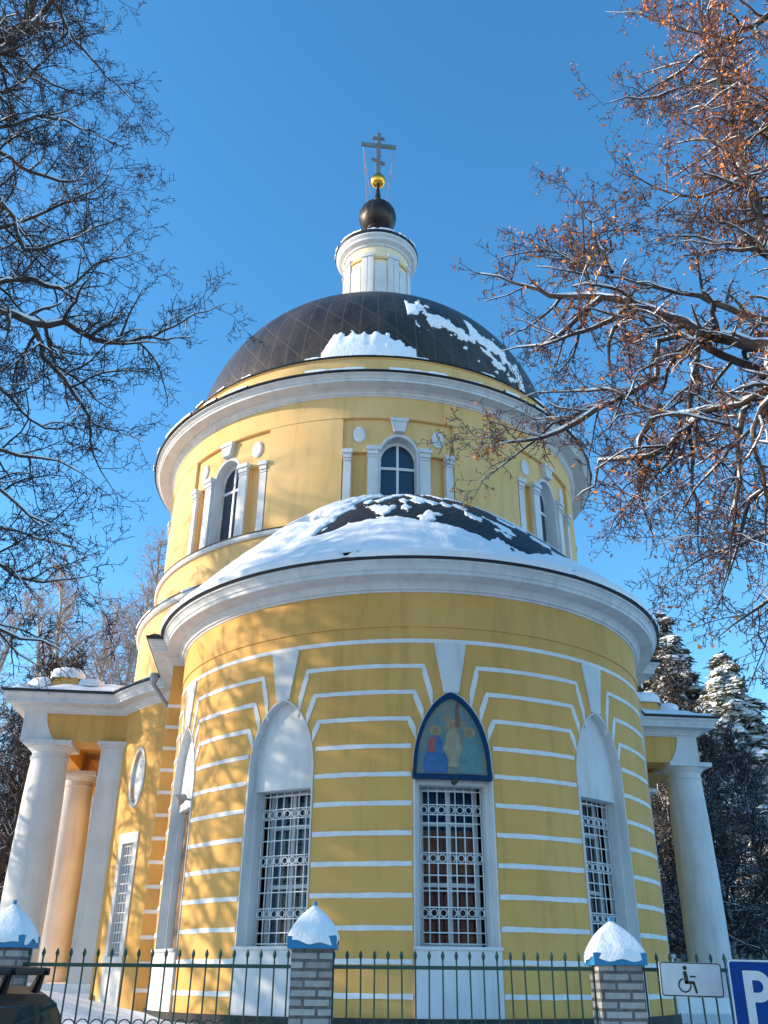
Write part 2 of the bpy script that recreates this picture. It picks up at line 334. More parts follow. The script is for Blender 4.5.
# --- cornice profiles (offset from wall, z)
PROF = [(-.05, 6.17), (.04, 6.17), (.05, 6.20), (.09, 6.21), (.10, 6.25), (.14, 6.30), (.17, 6.32), (.17, 6.335), (.40, 6.36), (.43, 6.36), (.43, 6.43), (.455, 6.44), (.455, 6.47), (.47, 6.50), (.51, 6.545), (.54, 6.555), (.54, 6.60), (-.05, 6.60)]
GUT = [(.50, 6.604), (.57, 6.604), (.592, 6.625), (.592, 6.66), (.575, 6.665), (.56, 6.64), (.50, 6.64)]
mb = MB(); mb.revolve([(5 + a, z) for a, z in PROF], AC, -93, 93, 120); mb.build('apse_cornice', WHT, church, False)
mb = MB(); mb.revolve([(5 + a, z) for a, z in GUT], AC, -91, 91, 120); mb.build('apse_gutter', BLK, church, False)
# --- rotunda lower wall, pier, cornice sweep
RM = 7.93; ypj = math.sqrt(RM ** 2 - 5.3 ** 2); aj = math.degrees(math.atan2(5.3, ypj))
wall = MB()
def oval_cut(a, sg): return None
for sg in (-1, 1):
    A_ = sorted((sg * 40.5, sg * 49.6)); B_ = sorted((sg * 55.2, sg * 90))
    cylregion(wall, O, 7.78, RM, rng_cols(*A_, 1.5), ZB, 6.3); cylregion(wall, O, 7.78, RM, rng_cols(*B_, 1.5), ZB, 6.3)
    M_ = sorted((sg * 49.6, sg * 55.2)); mid = sg * 52.4
    cylregion(wall, O, 7.78, RM, rng_cols(*M_, .7), lambda a: 4.42 + .64 * math.sqrt(max(0, 1 - ((a - mid) / 1.9) ** 2)) if abs(a - mid) < 1.9 else 4.42, 6.3)
    cylregion(wall, O, 7.78, RM, rng_cols(*M_, .35), 2.98, lambda a: 4.42 - .64 * math.sqrt(max(0, 1 - ((a - mid) / 1.9) ** 2)) if abs(a - mid) < 1.9 else 4.42)
    cylregion(wall, O, 7.78, RM, rng_cols(*M_, 1), ZB, .4)
    cylregion(wall, O, RM - .06, RM + .018, rng_cols(*sorted((sg * 42, sg * 75)), 1.5), 5.55, 6.22)
cylregion(wall, O, 7.78, RM, rng_cols(90, 270, 2), ZB, 6.3)
# pier
for sg in (-1, 1):
    x0, x1 = sorted((sg * 4.6, sg * 5.3)); wall.box(x0, x1, -T - .002, -5.6, ZB, 6.28)
wall_o = wall.build('rotunda_wall', YEL, church, True, 35)
for k in range(0, 13):
    z = Z0 - k * S_
    for sg in (-1, 1):
        mb = MB(); x0, x1 = sorted((sg * 4.95, sg * 5.315)); mb.box(x0, x1, -T - .016, -T + .36, z - bh, z + bh); mb.build('pier_band', WBAND, wall_o)
def sweep(mb, path, prof, dz=0, side=1):
    """path: list of (x, y) wall points; offset to the outside by mitred normals"""
    P = np.array(path, float); n = len(P); d = np.diff(P, axis=0); d /= np.linalg.norm(d, axis=1)[:, None]
    nr = np.stack([d[:, 1], -d[:, 0]], -1) * side
    M = np.zeros((n, 2)); M[0] = nr[0]; M[-1] = nr[-1]
    for i in range(1, n - 1):
        m_ = nr[i - 1] + nr[i]; m_ /= np.linalg.norm(m_); M[i] = m_ / max(.3, m_ @ nr[i])
    G = [[(P[i][0] + M[i][0] * a, P[i][1] + M[i][1] * a, z + dz) for a, z in prof] for i in range(n)]
    mb.grid(G)
PXL, PXR = 9.5, 8.9       # portico beam faces (near y, far y, outer |x|)
for sg in (-1, 1):
    PX = PXL if sg < 0 else PXR; aend = math.degrees(math.asin(3.85 / RM)); angs = np.radians(np.linspace(90 - aend, aj + .5, 14))
    path = [(sg * PX, 3.0), (sg * PX, -3.85), (sg * (RM * math.sin(angs[0]) + .0), -3.85)] + [(sg * RM * math.sin(a), -RM * math.cos(a)) for a in angs[1:-1]] + [(sg * 5.3, -ypj), (sg * 5.3, -T), (sg * 4.55, -T)]
    mb = MB(); sweep(mb, path, PROF, -.003, side=-sg); mb.build('cornice', WHT, church)
    mb = MB(); sweep(mb, path, GUT, -.003, side=-sg); mb.build('gutter', BLK, church)
# --- porticoes
COLY = -3.42
def column(x, y, parent):
    e = MB(); base = -.12
    e.revolve([(.001, base), (.66, base), (.66, base + .16), (.62, base + .2), (.60, base + .3), (.545, base + .34), (.545, base + .42), (.545, 1.4), (.535, 2.6), (.505, 4.0), (.465, 5.0), (.465, 5.02), (.49, 5.03), (.49, 5.08), (.465, 5.09), (.46, 5.2), (.48, 5.22), (.50, 5.24), (.54, 5.29), (.57, 5.32), (.57, 5.34), (.001, 5.34)], (x, y), -180, 180, 40)
    c_ = e.build('column', WHT, parent, True, 30)
    e = MB(); e.box(x - .61, x + .61, y - .61, y + .61, 5.34, 5.45); e.build('abacus', WHT, c_); e = MB(); e.box(x - .7, x + .7, y - .7, y + .7, ZB - .2, base); e.build('pedestal', WHT, c_); return c_
for sg in (-1, 1):
    po = empty('portico'); po.parent = church
    po['label'] = 'left portico of the church, sunlit' if sg < 0 else 'right portico of the church, in shade'
    PX = PXL if sg < 0 else PXR; COLX = PX - (.70 if sg < 0 else .30)
    for yc in (COLY, .5, 4.3): column(sg * COLX, yc, po)
    # entablature
    mb = MB(); a, b = sorted((sg * (PX), sg * 6.6)); mb.box(a, b, -3.85, -3.0, 5.45, 6.25); mb.box(a, b, 3.9, 4.7, 5.45, 6.25)
    a, b = sorted((sg * PX, sg * (PX - .85))); mb.box(a, b, -3.0, 3.9, 5.453, 6.247); a, b = sorted((sg * (PX - .8), sg * 6.7)); mb.box(a, b, -3.05, 3.95, 6.0, 6.12)
    mb.build('entablature', YEL, po)
    # flared impost over the corner column
    mb = MB(); zz = np.linspace(5.45, 6.2, 8)
    ring = []
    for z in zz:
        t_ = (z - 5.45) / .75; fl = .30 * (1 - t_) ** 2.2; xo = sg * (PX + .03); xi = sg * (PX - .55 - fl)
        ring.append([(xo, -3.88, z), (xi, -3.88, z), (xi, -3.5, z), (xo, -3.5, z)])
    R_ = np.array(ring); V = R_.reshape(-1, 3); F = [(i * 4 + j, i * 4 + (j + 1) % 4, (i + 1) * 4 + (j + 1) % 4, (i + 1) * 4 + j) for i in range(7) for j in range(4)] + [(0, 1, 2, 3), (28, 31, 30, 29)]
    mb.add(V, F); mb.build('impost', WHT, po)
    # pilaster against the wall
    mb = MB(); XP = 7.42 if sg < 0 else 6.75; a, b = sorted((sg * 6.2, sg * XP)); mb.box(a, b, -3.98, -2.9, ZB, 5.33); a, b = sorted((sg * 6.10, sg * XP - sg * -.10)); mb.box(a, b, -4.08, -2.8, 5.36, 5.447)
    a, b = sorted((sg * 6.15, sg * (XP + .05))); mb.box(a, b, -4.03, -2.85, 5.30, 5.37); mb.build('pilaster', WHT, po)
    mb = MB(); a, b = sorted((sg * 6.8, sg * 9.5)); mb.box(a, b, -4.0, 5.0, ZB - .3, -.14); mb.box(min(sg * 9.4, sg * 9.9), max(sg * 9.4, sg * 9.9), -4.3, 5.1, ZB - .3, -.32); mb.box(a, b, -4.3, -3.9, ZB - .3, -.34)
    mb.build('floor_slab', SNOW, po)
    # roof: low hipped snow mass and the little attic wall breaking through it
    mb = MB(); P = []; nx, ny = 26, 34; rr_ = random.Random(8)
    for i in range(nx):
        row = []
        for j in range(ny):
            XO = PX + .57; x = 6.3 + (XO - 6.3) * i / (nx - 1); y = -4.41 + (5.3 + 4.41) * j / (ny - 1)
            dd = min(XO - x, y + 4.41, 5.3 - y); z = 6.67 + min(1.1, dd * .34) + .05 * math.sin(x * 5 + y * 2) * math.sin(y * 4) * min(1, dd * 3) + (.06 if dd > .02 else 0)
            row.append((sg * x, y, z))
        P.append(row)
    mb.grid(P); mb.build('roof_snow', SNOW, po, True)
    xa = 1.0 if sg < 0 else .1
    mb = MB(); mb.box(min(sg * (7.0 + xa), sg * (8.5 + xa)), max(sg * (7.0 + xa), sg * (8.5 + xa)), -3.2, -2.85, 6.6, 7.22); mb.box(min(sg * (7.45 + xa), sg * (8.1 + xa)), max(sg * (7.45 + xa), sg * (8.1 + xa)), -3.3, -2.8, 6.6, 7.36)
    at_ = mb.build('attic_block', YEL, po)
    mb = MB()
    def lump(mb, x, y, z, rx, ry, rz_, seed):
        q = random.Random(seed); nu, nv = 14, 7; G = []
        for i in range(nu):
            th = 2 * math.pi * i / nu; row = []
            for j in range(nv):
                f = j / (nv - 1) * math.pi / 2; k = 1 + .12 * math.sin(3 * th + seed) + .08 * math.sin(5 * th + seed * 2 + j)
                row.append((x + rx * k * math.cos(th) * math.cos(f) ** .6, y + ry * k * math.sin(th) * math.cos(f) ** .6, z + rz_ * math.sin(f) - (.05 * k if j == 0 else 0)))
            G.append(row)
        mb.grid(G, True)
    lump(mb, sg * (7.8 + xa), -3.0, 7.36, .45, .42, .30, 3); lump(mb, sg * (8.45 + xa), -3.0, 7.1, .36, .38, .26, 5); lump(mb, sg * (7.15 + xa), -3.0, 7.15, .36, .38, .22, 9)
    mb.build('snow_cap', SNOW, at_, True)
# oval and tall window on the rotunda flank (both sides)
for sg in (-1, 1):
    mid = sg * 52.4; ov = empty('oval_window'); ov.parent = church
    mb = MB(); oo = []
    for s1, s2, r_ in ((1.0, 1.0, RM + .02),):
        G = []
        for q in np.linspace(0, 2 * np.pi, 37)[:-1]:
            row = []
            for (k1, R_) in ((1.0, RM - .15), (1.0, RM + .03), (1.26, RM + .03), (1.26, RM - .03)):
                a = rad(mid + 1.9 * k1 * math.cos(q)); row.append((R_ * math.sin(a), -R_ * math.cos(a), 4.42 + .64 * (1 + (k1 - 1) * .6) * math.sin(q)))
            G.append(row)
        mb.grid(G, True)
    mb.build('frame', WHT, ov)
    mb = MB(); cylregion(mb, O, RM - .10, RM - .05, rng_cols(mid - 1.95, mid + 1.95, .5), lambda a: 4.40 - .66 * math.sqrt(max(0, 1 - ((a - mid) / 1.96) ** 2)), lambda a: 4.44 + .66 * math.sqrt(max(0, 1 - ((a - mid) / 1.96) ** 2))); mb.build('pane', WHT, ov)
    tw = empty('window'); tw.parent = church
    mb = MB()
    for u0, u1 in ((-3.0, -1.9), (1.9, 3.0)): cylregion(mb, O, RM - .14, RM + .03, np.linspace(mid + u0, mid + u1, 3), .4, 3.06)
    cylregion(mb, O, RM - .14, RM + .035, rng_cols(mid - 3.1, mid + 3.1, 1), 2.86, 3.1); cylregion(mb, O, RM - .14, RM + .06, rng_cols(mid - 3.2, mid + 3.2, 1), .30, .42)
    cylregion(mb, O, RM - .1, RM + .025, rng_cols(mid - 3.0, mid + 3.0, 1), ZB, .30); mb.build('frame', WHT, tw)
    mb = MB(); cylregion(mb, O, RM - .14, RM - .12, rng_cols(mid - 2.0, mid + 2.0, 1), .3, 3.0); mb.build('pane', CWHITE, tw)
    mb = MB()
    for u in np.linspace(-1.7, 1.7, 5): mb.tube([(( RM - .05) * math.sin(rad(mid + u)), -(RM - .05) * math.cos(rad(mid + u)), z) for z in (.4, 2.9)], .012, 5)
    for z in np.linspace(.5, 2.8, 12): mb.tube([((RM - .04) * math.sin(rad(mid + u)), -(RM - .04) * math.cos(rad(mid + u)), z) for u in (-1.9, 0, 1.9)], .012, 5)
    mb.build('grille', WMET, tw)
# attic rings between the main cornice and the drum
mb = MB(); mb.revolve([(8.5, 6.67), (8.3, 6.80), (7.4, 7.0)], O, n=120); mb.build('ring_roof_snow', SNOW, church, True)
mb = MB(); mb.revolve([(7.38, 6.5), (7.38, 9.3)], O, n=120); mb.revolve([(7.02, 9.3), (7.02, 10.7)], O, n=120); mb.build('attic_wall', YEL2, church, True)
mb = MB(); mb.revolve([(7.36, 9.24), (7.45, 9.24), (7.5, 9.28), (7.5, 9.39), (7.0, 9.39)], O, n=120); mb.revolve([(7.0, 10.66), (7.09, 10.66), (7.126, 10.70), (7.126, 10.79), (6.8, 10.79)], O, n=120); mb.build('attic_ledge', WHT, church)
mb = MB(); mb.revolve([(7.52, 9.392), (7.53, 9.40), (7.53, 9.42), (7.0, 9.44)], O, n=120); mb.revolve([(7.14, 10.792), (7.15, 10.80), (7.15, 10.82), (6.8, 10.84)], O, n=120); mb.build('ledge_flashing', BOARD, church)
# --- drum
RD = 6.93; DW = [-90, -45, 0, 45, 90]; RH = 13.25
DA = arch(4.75, 13.0, .70, .0)
mb = MB(); cur = -180
for n_ in DW:
    cylregion(mb, O, RD - .1, RD, rng_cols(cur, n_ - RH, 1.5), 10.6, 15.05); cylregion(mb, O, RD - .1, RD, rng_cols(n_ - RH, n_ + RH, 1.5), 14.2, 15.05)
    e = np.unique(np.concatenate([rng_cols(n_ - RH, n_ - 10.9, 1), rng_cols(n_ + 10.9, n_ + RH, 1)]))
    cylregion(mb, O, RD - .3, RD - .09, rng_cols(n_ - RH - .3, n_ - 10.9, 1), 10.6, 14.3); cylregion(mb, O, RD - .3, RD - .09, rng_cols(n_ + 10.9, n_ + RH + .3, 1), 10.6, 14.3)
    for s1, s2 in ((-10.9, -7.6), (7.6, 10.9)): cylregion(mb, O, RD - .3, RD - .09, rng_cols(n_ + s1, n_ + s2, 1), 13.12, 14.3); cylregion(mb, O, RD - .3, RD - .22, rng_cols(n_ + s1, n_ + s2, 1), 10.6, 13.2)
    for s1, s2 in ((-7.6, -4.75), (4.75, 7.6)): cylregion(mb, O, RD - .3, RD - .09, rng_cols(n_ + s1, n_ + s2, 1), 10.6, 14.3)
    cylregion(mb, O, RD - .3, RD - .09, n_ + 4.75 * np.sin(np.linspace(-1, 1, 25) * np.pi / 2), lambda a: DA(a - n_), 14.3); cur = n_ + RH
cylregion(mb, O, RD - .1, RD, rng_cols(cur, 180, 2), 10.6, 15.05)
cylregion(mb, O, RD - .05, RD + .015, rng_cols(-180, 180, 2), 14.215, 15.0)
drum_o = mb.build('drum_wall', YEL2, church, True, 35)
for n_ in DW:
    wn = empty('drum_window'); wn.parent = church
    DAi = arch(4.45, 12.99, .66, 0)
    mb = MB(); e = n_ + 4.85 * np.sin(np.linspace(-1, 1, 31) * np.pi / 2)
    cylregion(mb, O, RD - .48, RD - .075, e, lambda a: DAi(a - n_) if abs(a - n_) < 4.42 else 10.8, lambda a: arch(4.85, 13.01, .74, 0)(a - n_)); mb.build('surround', WHT, wn)
    for s1, s2, zt in ((4.7, 7.5, 13.02), (11.0, 13.15, 12.92)):
        for sg in (-1, 1):
            a0, a1 = sorted((n_ + sg * s1, n_ + sg * s2)); mb = MB()
            cylregion(mb, O, RD - .12, RD + .01, rng_cols(a0 + .2, a1 - .2, 1), 10.79, zt - .02); cylregion(mb, O, RD - .12, RD + .05, rng_cols(a0 + .1, a1 - .1, 1), zt - .03, zt + .10)
            cylregion(mb, O, RD - .12, RD + .09, rng_cols(a0 - .15, a1 + .15, 1), zt + .10, zt + .23); cylregion(mb, O, RD - .12, RD + .035, rng_cols(a0 + .12, a1 - .12, 1), zt - .12, zt - .09); mb.build('pilaster', WHT, wn)
    mb = MB(); cylregion(mb, O, RD - .12, RD + .06, n_ + np.array([-1.95, -1.2, 0, 1.2, 1.95]), lambda a: 13.76 + max(0, (abs(a - n_) - 1.2) / .75) * .35, 14.12); cylregion(mb, O, RD - .12, RD + .09, n_ + np.array([-2.1, 0, 2.1]), 14.09, 14.2); mb.build('keystone', WHT, wn)
    for sg in (-1, 1):
        mb = MB(); ac = n_ + sg * 9.4; G = []
        for q in np.linspace(0, 2 * np.pi, 25)[:-1]:
            G.append([((RD + o_) * math.sin(rad(ac + k_ * 1.5 * math.cos(q))), -(RD + o_) * math.cos(rad(ac + k_ * 1.5 * math.cos(q))), 13.68 + k_ * .27 * math.sin(q)) for k_, o_ in ((1, -.12), (1, -.05), (.8, -.03), (.01, -.03))])
        mb.grid(G, True); mb.build('oval_boss', WHT, wn)
    mb = MB(); cylregion(mb, O, RD - .46, RD - .44, rng_cols(n_ - 4.8, n_ + 4.8, 1), 10.8, 13.78); mb.build('pane', DGLASS, wn)
    mb = MB(); Rf = RD - .39; cylregion(mb, O, Rf - .04, Rf, n_ + np.linspace(-.3, .3, 2), 10.8, 13.62); cylregion(mb, O, Rf - .045, Rf - .003, rng_cols(n_ - 4.6, n_ + 4.6, 2), 12.74, 12.82)
    for s1, s2 in ((-4.7, -4.3), (4.3, 4.7)): cylregion(mb, O, Rf - .04, Rf - .001, n_ + np.linspace(s1, s2, 2), 10.8, 13.0)
    cylregion(mb, O, Rf - .04, Rf - .002, n_ + 4.65 * np.sin(np.linspace(-1, 1, 25) * np.pi / 2), lambda a: arch(4.25, 12.97, .58, 0)(a - n_), lambda a: arch(4.7, 13.0, .68, 0)(a - n_)); mb.build('frame', WMET, wn)
DP = [(-.05, 14.93), (.04, 14.93), (.05, 14.96), (.10, 14.98), (.12, 15.02), (.17, 15.06), (.20, 15.06), (.20, 15.09), (.50, 15.12), (.54, 15.12), (.54, 15.19), (.57, 15.20), (.60, 15.235), (.66, 15.27), (.70, 15.28), (.70, 15.315), (-.05, 15.315)]
mb = MB(); mb.revolve([(RD + a, z) for a, z in DP], O, n=144); mb.build('drum_cornice', WHT, church)
mb = MB(); mb.revolve([(RD + .66, 15.318), (RD + .74, 15.318), (RD + .76, 15.34), (RD + .76, 15.37), (RD + .74, 15.375), (RD + .2, 15.50)], O, n=144); mb.build('drum_gutter', BLK, church)
mb = MB(); mb.revolve([(7.02, 15.4), (7.02, 16.22), (7.06, 16.24), (7.06, 16.30), (6.4, 16.42)], O, n=144); mb.build('dome_base_ring', YEL2, church, True, 30)
mb = MB(); mb.revolve([(7.065, 16.26), (7.10, 16.27), (7.10, 16.315), (6.4, 16.44)], O, n=144); mb.build('dome_edge_flashing', BLK, church)
def ridge_snow(mb, c, R, z, a0, a1, seed, w_=.22, h=.07, thr=.0, step=1.0):
    q = random.Random(seed); ph = [q.uniform(0, 6) for _ in range(6)]; G = []
    def flush():
        if len(G) > 1: mb.grid([list(r_) for r_ in G])
        G.clear()
    for a in np.arange(a0, a1, step):
        m_ = .5 + .5 * math.sin(a * .21 + ph[0]) * math.sin(a * .083 + ph[1]) + .35 * math.sin(a * .7 + ph[2]) + .18 * math.sin(a * 2.1 + ph[3]) + q.uniform(-.08, .08)
        if m_ < thr: flush(); continue
        k = min(1, (m_ - thr) * 1.6 + .15); hh = h * k; x = math.sin(rad(a)); y = -math.cos(rad(a))
        G.append([(c[0] + r_ * x, c[1] + r_ * y, zz_) for r_, zz_ in ((R + .02 * k, z - .03 * k), (R + .035 * k, z + hh * .5), (R - .03, z + hh), (R - w_, z + hh + .03), (R - w_ - .15, z + .0))])
    flush()
mb = MB(); ridge_snow(mb, O, RD + .77, 15.37, -90, 90, 4, .4, .08, .25); mb.build('drum_eave_snow', SNOW, church, True)
mb = MB(); ridge_snow(mb, O, 7.11, 16.31, -90, 90, 7, .4, .05, .55); mb.build('dome_edge_snow', SNOW, church, True)
mb = MB(); ridge_snow(mb, AC, 5.59, 6.66, -92, 92, 11, .35, .15, -.5, .6); mb.build('apse_eave_snow', SNOW, church, True)
mb = MB(); ridge_snow(mb, O, 7.52, 9.41, -100, -30, 14, .3, .04, .2); mb.build('ledge_snow', SNOW, church, True)
for sg in (-1, 1):
    mb = MB(); x0, x1 = sorted((sg * 4.6, sg * 5.86)); nxg = 10
    mb.grid([[(x0 + (x1 - x0) * i / 9, -T - .56 + j * .5, 6.66 + .06 * math.sin(i * 1.3 + j) + (.08 if 0 < i < 9 and j > 0 else 0) + .02 * j) for j in range(8)] for i in range(10)]); mb.build('pier_snow', SNOW, church, True)
# apse roof: dark tiled half dome with a snow sheet
RA, HA, KA = 5.42, 3.85, 1.75
def zr(r): return 6.64 + HA * (1 - (min(r, RA) / RA) ** KA)
mb = MB(); mb.revolve([(r, zr(r)) for r in np.linspace(5.5, .01, 34)], AC, n=144); apr = mb.build('apse_roof', TILEM, church, True)
def hashn(i, j, s=0):
    v = math.sin(i * 127.1 + j * 311.7 + s * 74.7) * 43758.5453; return v - math.floor(v)
def vnoise(x, y, s=0):
    i, j = math.floor(x), math.floor(y); u, v = x - i, y - j; u = u * u * (3 - 2 * u); v = v * v * (3 - 2 * v)
    return (hashn(i, j, s) * (1 - u) + hashn(i + 1, j, s) * u) * (1 - v) + (hashn(i, j + 1, s) * (1 - u) + hashn(i + 1, j + 1, s) * u) * v
def fb(x, y, s=0): return vnoise(x, y, s) * .5 + vnoise(x * 2.1, y * 2.1, s + 1) * .3 + vnoise(x * 4.3, y * 4.3, s + 2) * .2
def snow_shell(mb, c, angs, rs, zf, mask, th_max=.13, lift=.012, nrm=None):
    """sheet of snow lying above a surface of revolution; mask > 0 where snow lies"""
    na, nr_ = len(angs), len(rs); M = np.array([[mask(a, r) for r in rs] for a in angs])
    V = np.zeros((na, nr_, 3))
    for i, a in enumerate(angs):
        for j, r in enumerate(rs):
            h = lift + th_max * min(1, max(0, M[i, j]) * 2.2) ** .8 * (.75 + .5 * fb(a * .25, r * 1.6, 9)) if M[i, j] > 0 else -.05
            e_ = .02; dz = (zf(r + e_) - zf(r - e_)) / (2 * e_); L = math.hypot(1, dz); nr0, nz0 = -dz / L, 1 / L
            rr_, zz_ = r + nr0 * h, zf(r) + nz0 * h
            V[i, j] = (c[0] + rr_ * math.sin(rad(a)), c[1] - rr_ * math.cos(rad(a)), zz_)
    F = [(i * nr_ + j, (i + 1) * nr_ + j, (i + 1) * nr_ + j + 1, i * nr_ + j + 1) for i in range(na - 1) for j in range(nr_ - 1) if max(M[i, j], M[i + 1, j], M[i, j + 1], M[i + 1, j + 1]) > 0]
    mb.add(V.reshape(-1, 3), F)
def apse_mask(a, r):
    # solid low down and on the left; broken into diamonds where it slid off the upper front and right
    edge = 4.3 + .25 * math.sin(a * .12) + (.5 if a > 6 else 0) * min(1, max(0, (a - 6) / 10)) + .25 * (fb(a * .22, 3, 5) - .5)
    low = (r - edge) * 1.2
    left = (-33 - a) * .035 + (fb(a * .15, r * 1.5, 4) - .5) * .5
    if -52 < a < -38 and 3.1 < r < 3.7: left -= .9 - abs(r - 3.4) * 2 + (fb(a * .5, r * 3, 2) - .5)
    jx = (fb(a * .5, r * 4, 12) - .5) * .5; u = a / 10 * 1.1 + r * 1.15 + jx; v = a / 10 * 1.1 - r * 1.15 + jx * .6
    cell = hashn(math.floor(u * 1.5), math.floor(v * 1.9), 3); patch = (cell - .74) + (fb(a * .3, r * 2.6, 8) - .5) * .25
    if a < -12 and r < 3.6: patch += .08
    return max(low * .5, left, min(.006, patch * .5))
mb = MB(); snow_shell(mb, AC, np.arange(-100, 100, .7), np.linspace(5.5, 1.2, 84), zr, apse_mask, .15); mb.build('roof_snow', SNOW, apr, True)
# dome, snow on dome
def zd(r): return 16.38 + 6 * math.sqrt(max(0, 1 - (r / 6.5) ** 2.5))
us = np.linspace(0, 1, 44); mb = MB(); mb.revolve([(6.5 * math.cos(u * math.pi / 2) ** .8, 16.38 + 6 * math.sin(u * math.pi / 2)) for u in us], O, n=160); dome = mb.build('dome', DOMEM, church, True)
def dome_mask(a, zz_):
    m_ = -1; n1 = fb(a * .35, zz_ * 2.5, 21) - .5
    if -24 < a < 8: m_ = min((a + 21 - max(0, zz_ - 16.9) * 4) * .25, (5.5 - a) * .25, 17.75 - .6 * max(0, (a + 6) / 12) ** 1.2 - zz_ + n1 * .5 + .05 * math.sin(a * 1.9))
    line = 19.45 - (a - 4) * .055
    q = min((a - 3.5) * .12, (40 - a) * .1, .46 - abs(zz_ - line + .12) + n1 * 1.9 - max(0, a - 12) * .012); m_ = max(m_, q)
    q = min((a - 24) * .1, (44 - a) * .1, .5 - abs(zz_ - (18.3 - (a - 32) * .06)) + n1 * 1.8); m_ = max(m_, q)
    if -60 < a < -20: m_ = max(m_, -.2)
    return m_
zs = np.linspace(16.42, 20.4, 90)
mb = MB(); na = np.arange(-30, 50, .45); V = []; M = []
for a in na:
    for z in zs:
        m_ = dome_mask(a, z); M.append(m_); h = (.006 + .10 * min(1, m_ * 1.5) ** .9) if m_ > 0 else -.04
        r = 6.5 * (1 - min(1, (z - 16.38) / 6) ** 2) ** .4 + h; V.append((r * math.sin(rad(a)), -r * math.cos(rad(a)), z + h * .3))
nz = len(zs); M = np.array(M).reshape(len(na), nz)
mb.add(V, [(i * nz + j, (i + 1) * nz + j, (i + 1) * nz + j + 1, i * nz + j + 1) for i in range(len(na) - 1) for j in range(nz - 1) if max(M[i, j], M[i + 1, j], M[i, j + 1], M[i + 1, j + 1]) > 0])
mb.build('dome_snow', SNOW, dome, True)
# --- lantern
RL = 1.33; lan = empty('lantern'); lan.parent = church
mb = MB(); mb.revolve([(RL + .02, 21.9), (RL + .02, 22.9), (RL, 22.92), (RL, 26.3), (RL + .05, 26.32)], O, n=72); mb.build('wall', YEL3, lan, True, 30)
for k in range(8):
    a = k * 45 + 1
    for sg in (-1, 1):
        mb = MB(); a0, a1 = sorted((a + sg * 12.2, a + sg * 22.1)); cylregion(mb, O, RL - .02, RL + .07, rng_cols(a0, a1, 3), 22.6, 25.62); cylregion(mb, O, RL - .02, RL + .11, rng_cols(a0 - .5, a1 + .5, 3), 25.62, 25.8); mb.build('pilaster', WHT, lan)
    mb = MB(); cylregion(mb, O, RL - .02, RL + .035, a + 9.6 * np.sin(np.linspace(-1, 1, 17) * np.pi / 2), 23.45, lambda q: arch(9.7, 25.0, .32, 0)(q - a)); cylregion(mb, O, RL - .02, RL + .035, rng_cols(a - 9.6, a + 9.6, 4), 22.7, 23.25); mb.build('arched_panel', WHT, lan, True, 30)
    mb = MB(); cylregion(mb, O, RL - .02, RL + .06, rng_cols(a - 10.5, a + 10.5, 4), 25.5, 25.62); mb.build('lintel', YEL2, lan)
mb = MB(); mb.revolve([(RL, 26.18), (RL + .06, 26.2), (RL + .09, 26.27), (RL + .25, 26.36), (RL + .27, 26.45), (RL + .36, 26.55), (RL + .36, 26.62), (RL, 26.66)], O, n=72); mb.build('cornice', WHT, lan, True, 25)
mb = MB(); mb.revolve([(RL + .32, 26.63), (RL + .38, 26.63), (RL + .39, 26.68), (RL + .39, 26.74), (RL + .2, 26.88), (.9, 27.2), (.55, 27.6), (.38, 28.1), (.36, 28.4), (.01, 28.5)], O, n=72); cap = mb.build('roof', BLK, lan, True, 40)
mb = MB(); ridge_snow(mb, O, RL + .40, 26.75, -130, 60, 31, .3, .09, .3, 3); mb.build('snow', SNOW, cap, True)
mb = MB(); mb.revolve([(.36, 28.2), (.45, 28.28), (.45, 28.4), (.33, 28.45)] , O, n=32); mb.revolve([(.01, 28.38)] + [(.81 * math.sin(q) * (1 + .0 * q), 29.08 - .84 * math.cos(q)) for q in np.linspace(.15, 2.9, 20)] + [(.16, 30.1), (.12, 30.4), (.08, 30.8), (.075, 31.05), (.01, 31.1)], O, n=18); ball = mb.build('dark_ball', BALLM, lan, True, 18)
mb = MB(); mb.revolve([(.34 * math.sin(q), 31.33 - .34 * math.cos(q)) for q in np.linspace(0.01, 3.13, 18)], O, n=28); mb.build('gilded_ball', GOLD, lan, True)
cr = empty('cross'); cr.parent = church
mb = MB(); mb.box(-.10, .10, -.06, .06, 31.6, 34.35); mb.box(-.80, .80, -.055, .055, 33.47, 33.66); mb.box(-.28, .28, -.05, .05, 33.98, 34.12)
d = np.array([math.cos(-.42), 0, math.sin(-.42)]); mb.obox((0, 0, 32.55), d * .34, (0, .052, 0), np.array([-d[2], 0, d[0]]) * .07)
mb.build('bars', CROSSM, cr)
for x0, yo in ((-.7, -.5), (-.7, .5), (.7, -.5), (.7, .5)):
    mb = MB(); pts = [(x0 + (x0 * .5 - x0) * q, yo * q, 33.5 + (29.9 - 33.5) * q - .25 * math.sin(math.pi * q)) for q in np.linspace(0, 1, 12)]; mb.tube(pts, .014, 4); mb.build('chain', CHAIN, cr)
# downpipes in the corner between rotunda and pier
for sg in (-1, 1):
    mb = MB(); p0 = (sg * 5.98, -6.35, 6.62); mb.tube([p0, (sg * 5.98, -6.33, 6.35), (sg * 5.5, -5.98, 5.75), (sg * 5.42, -5.93, 5.6), (sg * 5.42, -5.93, -.3)], .052, 10)
    mb.revolve([(.06, 6.36), (.09, 6.44), (.11, 6.60), (.10, 6.61), (.05, 6.48)], (sg * 5.98, -6.35), n=12); mb.build('downpipe', ZINC, church, True, 40)

